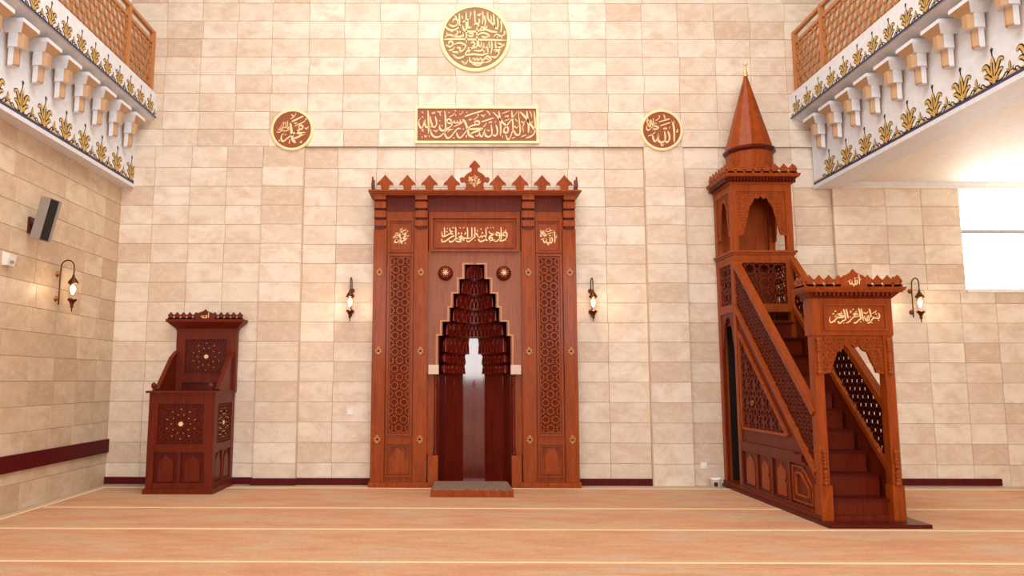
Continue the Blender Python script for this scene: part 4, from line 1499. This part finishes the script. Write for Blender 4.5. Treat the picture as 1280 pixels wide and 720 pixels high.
# lower left door opening of the tower: jambs and a lobed head, its dark inside painted on near-black boards
sa = B()
scallop_arch(sa, FL, .10, .60, 2.0, 2.52, 2.48, -.04, -.012, .06)
sa.build('door_fretwork', 'wood_mid', mn)
B().fbox(FL, .09, .13, .10, 2.52, -.05, -.01).fbox(FL, .57, .60, .10, 2.52, -.05, -.01).build('door_jamb', 'wood_mid', mn)
B().box(X0 + .3, X0 + .33, YT0 + .09, YT1 - .03, .10, 2.34).build('shade_board', 'void', mn)
B().box(X0 + .09, X0 + .30, YT1 - .05, YT1 - .035, .10, 2.34).build('shade_board', 'void', mn)
B().box(X0 + .09, X0 + .30, YT0 + .09, YT0 + .10, .10, 2.34).build('shade_board', 'void', mn)
B().box(X1 - .06, X1 - .04, YT0 + .09, YT1 - .03, .10, 2.52).build('side_board', 'wood_mid', mn)
# cornice
cz = 4.38
flare(B(), X0, X1, YT0, YT1, cz, cz + .02, .015, .015).build('cornice_bead', 'wood', mn)
flare(B(), X0, X1, YT0, YT1, cz + .02, cz + .09, .012, .075).build('cornice', 'wood_mid', mn)
flare(B(), X0, X1, YT0, YT1, cz + .09, cz + .135, .09, .108).build('cornice_edge', 'wood', mn)
cz += .135
dn = B()
for F, u0, u1 in ((FF, X0 - .03, X1 + .03), (FL, .02, .70), (FRt, -.70, -.02)):
    n = int((u1 - u0) / .045)
    for i in range(n):
        u = u0 + (u1 - u0) * (i + .5) / n
        dn.fbox(F, u - .012, u + .012, 4.41, 4.455, .02, .075)
dn.build('dentils', 'wood_dark', mn, kind='stuff')
crest(mn, FRONT(YT0 - .075), X0 - .07, X1 + .07, cz, -.02, 0, SMALL, 1.15, .125, 'wood')
crest(mn, LEFT(X0 - .075), .04, .75, cz, -.02, 0, SMALL, 1.15, .125, 'wood')
crest(mn, RIGHT(X1 + .075), -.75, -.04, cz, -.02, 0, SMALL, 1.15, .125, 'wood')
# drum, ring, cone, finial
tc = (4.39, -.35, 0)
B().lathe(tc, [(.335, cz), (.335, 4.93)], 12, smooth=False, a0=PI / 12).build('drum', 'wood', mn)
B().lathe(tc, [(.345, 4.91), (.375, 4.94), (.375, 4.965), (.35, 4.985)], 12, smooth=False, a0=PI / 12).build('drum_ring', 'wood_dark', mn)
B().lathe(tc, [(.345, 4.985), (.335, 5.02), (.03, 6.13), (.012, 6.15)], 12, smooth=False, a0=PI / 12).build('spire', 'wood', mn)
fn = B().lathe(tc, [(.035, 6.14), (.042, 6.17), (.02, 6.19), (.03, 6.215), (.016, 6.24), (.022, 6.26), (.012, 6.29), (.018, 6.305), (.008, 6.33)], 12)
pts = []
for i in range(13):
    t_ = math.radians(-50 - 260 * i / 12 + 90 + 50)
    pts.append((tc[0] + .035 * math.cos(math.radians(120 + 300 * i / 12)), tc[1], 6.365 + .035 * math.sin(math.radians(120 + 300 * i / 12))))
fn.tube(pts, [.003 + .006 * math.sin(PI * i / 12) for i in range(13)], 6)
fn.build('finial', 'goldmetal', mn)

# front portal
YP = -2.87
F = FRONT(YP)
for (a, b) in ((X0, X0 + .10), (X1 - .10, X1)):
    pp = B().box(a, b, YP, YP + .12, .05, 2.05).build('portal_post', 'wood', mn)
    B().box(a - .015, b + .015, YP - .015, YP + .12, .05, .42).build('post_block', 'wood', pp)
    for z0, z1 in ((.42, .80), (1.62, 2.02)):
        xx = (a + b) / 2
        post_turned(pp, xx, YP - .012, z0, z1, .024, 'wood')
B().box(X0 - .01, X1 + .01, YP - .01, YP + .16, 2.05, 2.46).build('portal_board', 'wood', mn)
fr = frame(B(), F, X0 + .12, X1 - .06, 2.10, 2.40, .02, .01, .03)
fr.build('board_frame', 'wood', mn)
kx = .66 / 1050
write(B(), F, T_BASM, lambda a, b: (X0 + .135 + (a - 110) * kx, 2.375 - (b - 130) * kx), kx, .01, .02).build('inscription', 'lettering', mn)
cz = 2.46
flare(B(), X0, X1, YP, YP + .16, cz, cz + .065, .012, .075, .3).build('cornice', 'wood_mid', mn)
flare(B(), X0, X1, YP, YP + .16, cz + .065, cz + .085, .095, .10, .3).build('cornice_bead', 'wood', mn)
flare(B(), X0, X1, YP, YP + .16, cz + .085, cz + .12, .112, .125, .3).build('cornice_edge', 'wood', mn)
cz += .12
dn = B()
for i in range(18):
    u = X0 + (X1 - X0) * (i + .5) / 18
    dn.fbox(F, u - .014, u + .014, 2.485, 2.525, .03, .085)
dn.build('dentils', 'wood_mid', mn, kind='stuff')
FP = FRONT(YP - .09)
CP = (X0 + X1) / 2
crest(mn, FP, X0 - .10, X1 + .10, cz, -.02, 0, SMALL, 1.05, .106, 'wood', lambda u: abs(u - CP) < .13)
crest(mn, LEFT(X0 - .09), 2.70, 2.96, cz, -.02, 0, SMALL, 1.05, .098, 'wood')
crest(mn, RIGHT(X1 + .09), -2.96, -2.70, cz, -.02, 0, SMALL, 1.05, .098, 'wood')
OG = [(.15, 0), (.135, .05), (.145, .085), (.11, .125), (.06, .145), (.025, .165), (0, .20)]
og = B().prism(FP, [(CP + a, cz + b) for a, b in OG] + [(CP - a, cz + b) for a, b in reversed(OG[:-1])], -.02, .006).build('crest_finial', 'wood', mn)
k = .19 / 560
write(B(), FP, T_ALL[:6] + T_ALL[10:14], lambda p, q: (CP + (p - 370) * k, cz + .075 - (q - 400) * k), k * 1.1, .006, .012).build('inscription', 'lettering', og)
sa = B()
u0, u1 = X0 + .10, X1 - .10
c, h = (u0 + u1) / 2, (u1 - u0) / 2
scallop_arch(sa, F, u0, u1, 1.62, 2.05, 1.95, -.06, -.02, .09)
so = sa.build('arch_fretwork', 'wood', mn)
carve(F, u0 + .01, u1 - .01, 1.66, 2.04, -.02, -.008, .04, 9,
      lambda u, v: v > (1.95 - .4 * (abs(u - c) / (h * .78)) ** 2.6 if abs(u - c) < h * .78 else 1.66)).build('leaf_carving', 'wood', so, kind='stuff')

# ------------------------------------------------------------------ preacher's chair (kursi)
KX0, KX1, KY0, KY1 = -4.22, -3.315, -.90, -.02
ku = thing('preaching_chair', (-3.77, -.46, .006), 'high backed wooden preaching chair with lattice panels in the left corner', 'chair')
KW = 'wood_kursi'
B().box(KX0 - .025, KX1 + .025, KY0 - .025, KY1, .0095, .075).build('plinth', 'wood_mid', ku)
B().box(KX0 + .03, KX1 - .03, KY0 + .03, KY1, .075, 1.30).build('body', 'wood_dark', ku)
for (a, b) in ((KX0, KX0 + .10), (KX1 - .12, KX1)):
    for (c, d) in ((KY0, KY0 + .10), (KY1 - .10, KY1)):
        B().box(a, b, c, d, .075, 1.36).build('corner_post', KW, ku)
FKf, FKr, FKl = FRONT(KY0), RIGHT(KX1), LEFT(KX0)
for F, u0, u1, fr_ in ((FKf, KX0 + .10, KX1 - .12, True), (FKr, KY0 + .10, KY1 - .10, True), (FKl, -KY1 + .10, -KY0 - .10, False)):
    for z0, z1 in ((.075, .15), (.56, .64), (1.24, 1.36)):
        B().fbox(F, u0, u1, z0, z1, -.03, -.004).build('rail', KW, ku)
    frame(B(), F, u0, u1, .64, 1.24, .028, -.03, .0).build('panel_frame', KW, ku)
    lattice(F, rect(u0 + .028, u1 - .028, .668, 1.212), .062, .013, -.03, -.014, 'oct').build('lattice', 'wood_mid', ku, kind='stuff')
    c = (u0 + u1) / 2
    bs = MB()
    bs.prism(F, ngon(c, .94, 10, .032, 0), -.03, -.008)
    for q in range(10):
        for rr, r_ in ((.13, .006), (.20, .006)):
            t_ = 2 * PI * (q + .5 * (rr > .15)) / 10
            if abs(rr * math.cos(t_)) < (u1 - u0) / 2 - .04:
                bs.prism(F, ngon(c + rr * math.cos(t_), .94 + rr * math.sin(t_), 6, r_, 0), -.03, -.008)
    bs.build('pearl_inlay', 'inlay', ku)
    ap = MB()
    mid = (u0 + u1) / 2
    ap.fbox(F, mid - .02, mid + .02, .15, .56, -.03, -.008)
    for a, b in ((u0, mid - .02), (mid + .02, u1)):
        arch_panel(ap, F, a + .01, b - .01, .17, .55, -.03, -.014)
    ap.build('arched_field', KW, ku)
ld = B().box(KX0 - .04, KX1 + .02, KY0 - .04, KY0 + .12, 1.36, 1.39).box(KX0 - .02, KX0 + .10, KY0 + .12, KY1, 1.36, 1.385).box(KX1 - .10, KX1 + .015, KY0 + .12, KY1, 1.36, 1.385)
ld.build('ledge', KW, ku)
for x in (KX0 + .04, KX1 - .08):
    B().lathe((x, KY0 + .03, 1.39), [(.018, 0), (.02, .012), (.012, .025), (.03, .045), (.036, .07), (.03, .095), (.012, .112), (.004, .118)], 14).build('knob', KW, ku)
B().box(KX0 + .08, KX1 - .08, KY0 + .12, KY1 - .12, 1.30, 1.33).build('seat', 'wood_dark', ku)
# sloping arms
for x0 in (KX0 + .01, KX1 - .05):
    Fa = LEFT(x0)
    am = B().prism(Fa, ccw([(.12, 1.385), (.70, 1.385), (.70, 1.42), (.26, 1.84), (.12, 1.92)]), -.035, -.005)
    ao = am.build('arm_panel', 'wood_mid', ku)
    B().bar(Fa, (.73, 1.40), (.27, 1.86), .04, -.05, .01).bar(Fa, (.28, 1.85), (.10, 1.95), .04, -.05, .01).build('arm_rail', KW, ao)
# backrest
KB = -.12
FB = FRONT(KB)
B().box(-4.19, -4.08, KB, -.03, 1.36, 2.28).build('back_stile', KW, ku)
B().box(-3.40, -3.29, KB, -.03, 1.36, 2.28).build('back_stile', KW, ku)
B().box(-4.08, -3.40, KB, -.03, 2.17, 2.28).build('back_rail', KW, ku)
B().box(-4.08, -3.40, KB, -.03, 1.50, 1.60).build('back_rail', KW, ku)
B().box(-4.08, -3.40, KB + .03, -.03, 1.36, 2.17).build('back_board', 'wood_dark', ku)
frame(B(), FB, -4.08, -3.40, 1.60, 2.17, .028, -.03, .006).build('panel_frame', KW, ku)
lattice(FB, rect(-4.052, -3.428, 1.628, 2.142), .062, .013, -.03, -.014, 'oct').build('lattice', 'wood_mid', ku, kind='stuff')
bs = MB()
bs.prism(FB, ngon(-3.74, 1.885, 10, .032, 0), -.03, -.008)
for q in range(10):
    for rr in (.13, .20):
        t_ = 2 * PI * (q + .5 * (rr > .15)) / 10
        bs.prism(FB, ngon(-3.74 + rr * math.cos(t_), 1.885 + rr * math.sin(t_), 6, .006, 0), -.03, -.008)
bs.build('pearl_inlay', 'inlay', ku)
cz = 2.28
flare(B(), -4.19, -3.29, KB, -.012, cz, cz + .02, .012, .012).build('cornice_bead', KW, ku)
flare(B(), -4.19, -3.29, KB, -.012, cz + .02, cz + .115, .01, .115).build('cornice', KW, ku)
flare(B(), -4.19, -3.29, KB, -.012, cz + .115, cz + .155, .125, .128).build('cornice_edge', KW, ku)
cz += .155
FKc = FRONT(KB - .10)
crest(ku, FKc, -4.30, -3.18, cz, -.02, 0, SMALL, .85, .096, KW, lambda u: abs(u + 3.74) < .13)
og = B().prism(FKc, [(-3.74 + a, cz + b * .75) for a, b in OG] + [(-3.74 - a, cz + b * .75) for a, b in reversed(OG[:-1])], -.02, .006).build('crest_finial', KW, ku)
k = .17 / 560
write(B(), FKc, T_ALL[:6], lambda p, q: (-3.74 + (p - 370) * k, cz + .055 - (q - 400) * k * .8), k * 1.1, .006, .012).build('inscription', 'lettering', og)

# ------------------------------------------------------------------ small things
# tilted wall loudspeaker
sp = thing('wall_speaker', (-5.2, -2.25, 3.25), 'grey box loudspeaker with black front tilted down on the left wall', 'speaker')


def oriented(mb, M4):
    mb.v = [tuple(M4 @ Vector(p)) for p in mb.v]
    return mb


T = Matrix.Translation((-5.02, -2.28, 3.48)) @ Matrix.Rotation(math.radians(-6), 4, 'Z') @ Matrix.Rotation(math.radians(13), 4, 'Y')
# local +X is the front
oriented(B().box(-.06, .07, -.09, .09, -.26, .26), T).build('cabinet', 'speaker', sp)
oriented(B().box(.07, .085, -.085, .045, -.25, .25), T).build('grille', 'grille', sp)
oriented(B().box(.07, .09, .045, .09, -.255, .255), T).build('grille_edge', 'speaker', sp)
B().box(-5.2, -5.17, -2.33, -2.23, 3.30, 3.50).box(-5.17, -5.06, -2.30, -2.26, 3.37, 3.43).build('bracket', 'bronze', sp)
# small white wall unit
ws = thing('wall_sensor', (-5.2, -2.67, 2.9), 'small white plastic unit on the left wall under the loudspeaker', 'sensor')
B().prism(FRONT(-2.76), [(-5.2, 2.84), (-5.14, 2.84), (-5.11, 2.97), (-5.2, 3.0)], -.14, 0).build('housing', 'plastic', ws)
B().box(-5.13, -5.118, -2.72, -2.66, 2.87, 2.90).build('lens', 'alu', ws)
# wall sockets
for (x, y, z, lab) in ((-1.60, .05, 1.075, 'white wall socket low on the tiles left of the niche'), (3.66, .03, .30, 'white wall socket low on the tiles beside the pulpit')):
    so = thing('wall_socket', (x, y, z), lab, 'socket')
    B().box(x - .045, x + .045, y - .012, y, z - .045, z + .045).build('plate', 'plastic', so)
    B().lathe((x, y - .012, z), [(.022, 0), (.022, .002), (.018, .002)], 14, 'y').build('outlet', 'plastic', so)
# bucket
bk = thing('bucket', (3.76, -.17, 0), 'small white plastic bucket on the floor by the pulpit', 'bucket')
B().lathe((3.76, -.17, 0), [(.065, .0), (.078, .12), (.084, .125), (.084, .14), (.076, .14), (.062, .02)], 20).build('pail', 'plastic', bk)
B().box(3.71, 3.76, -.255, -.245, .03, .09).build('sticker', 'bronze', bk)
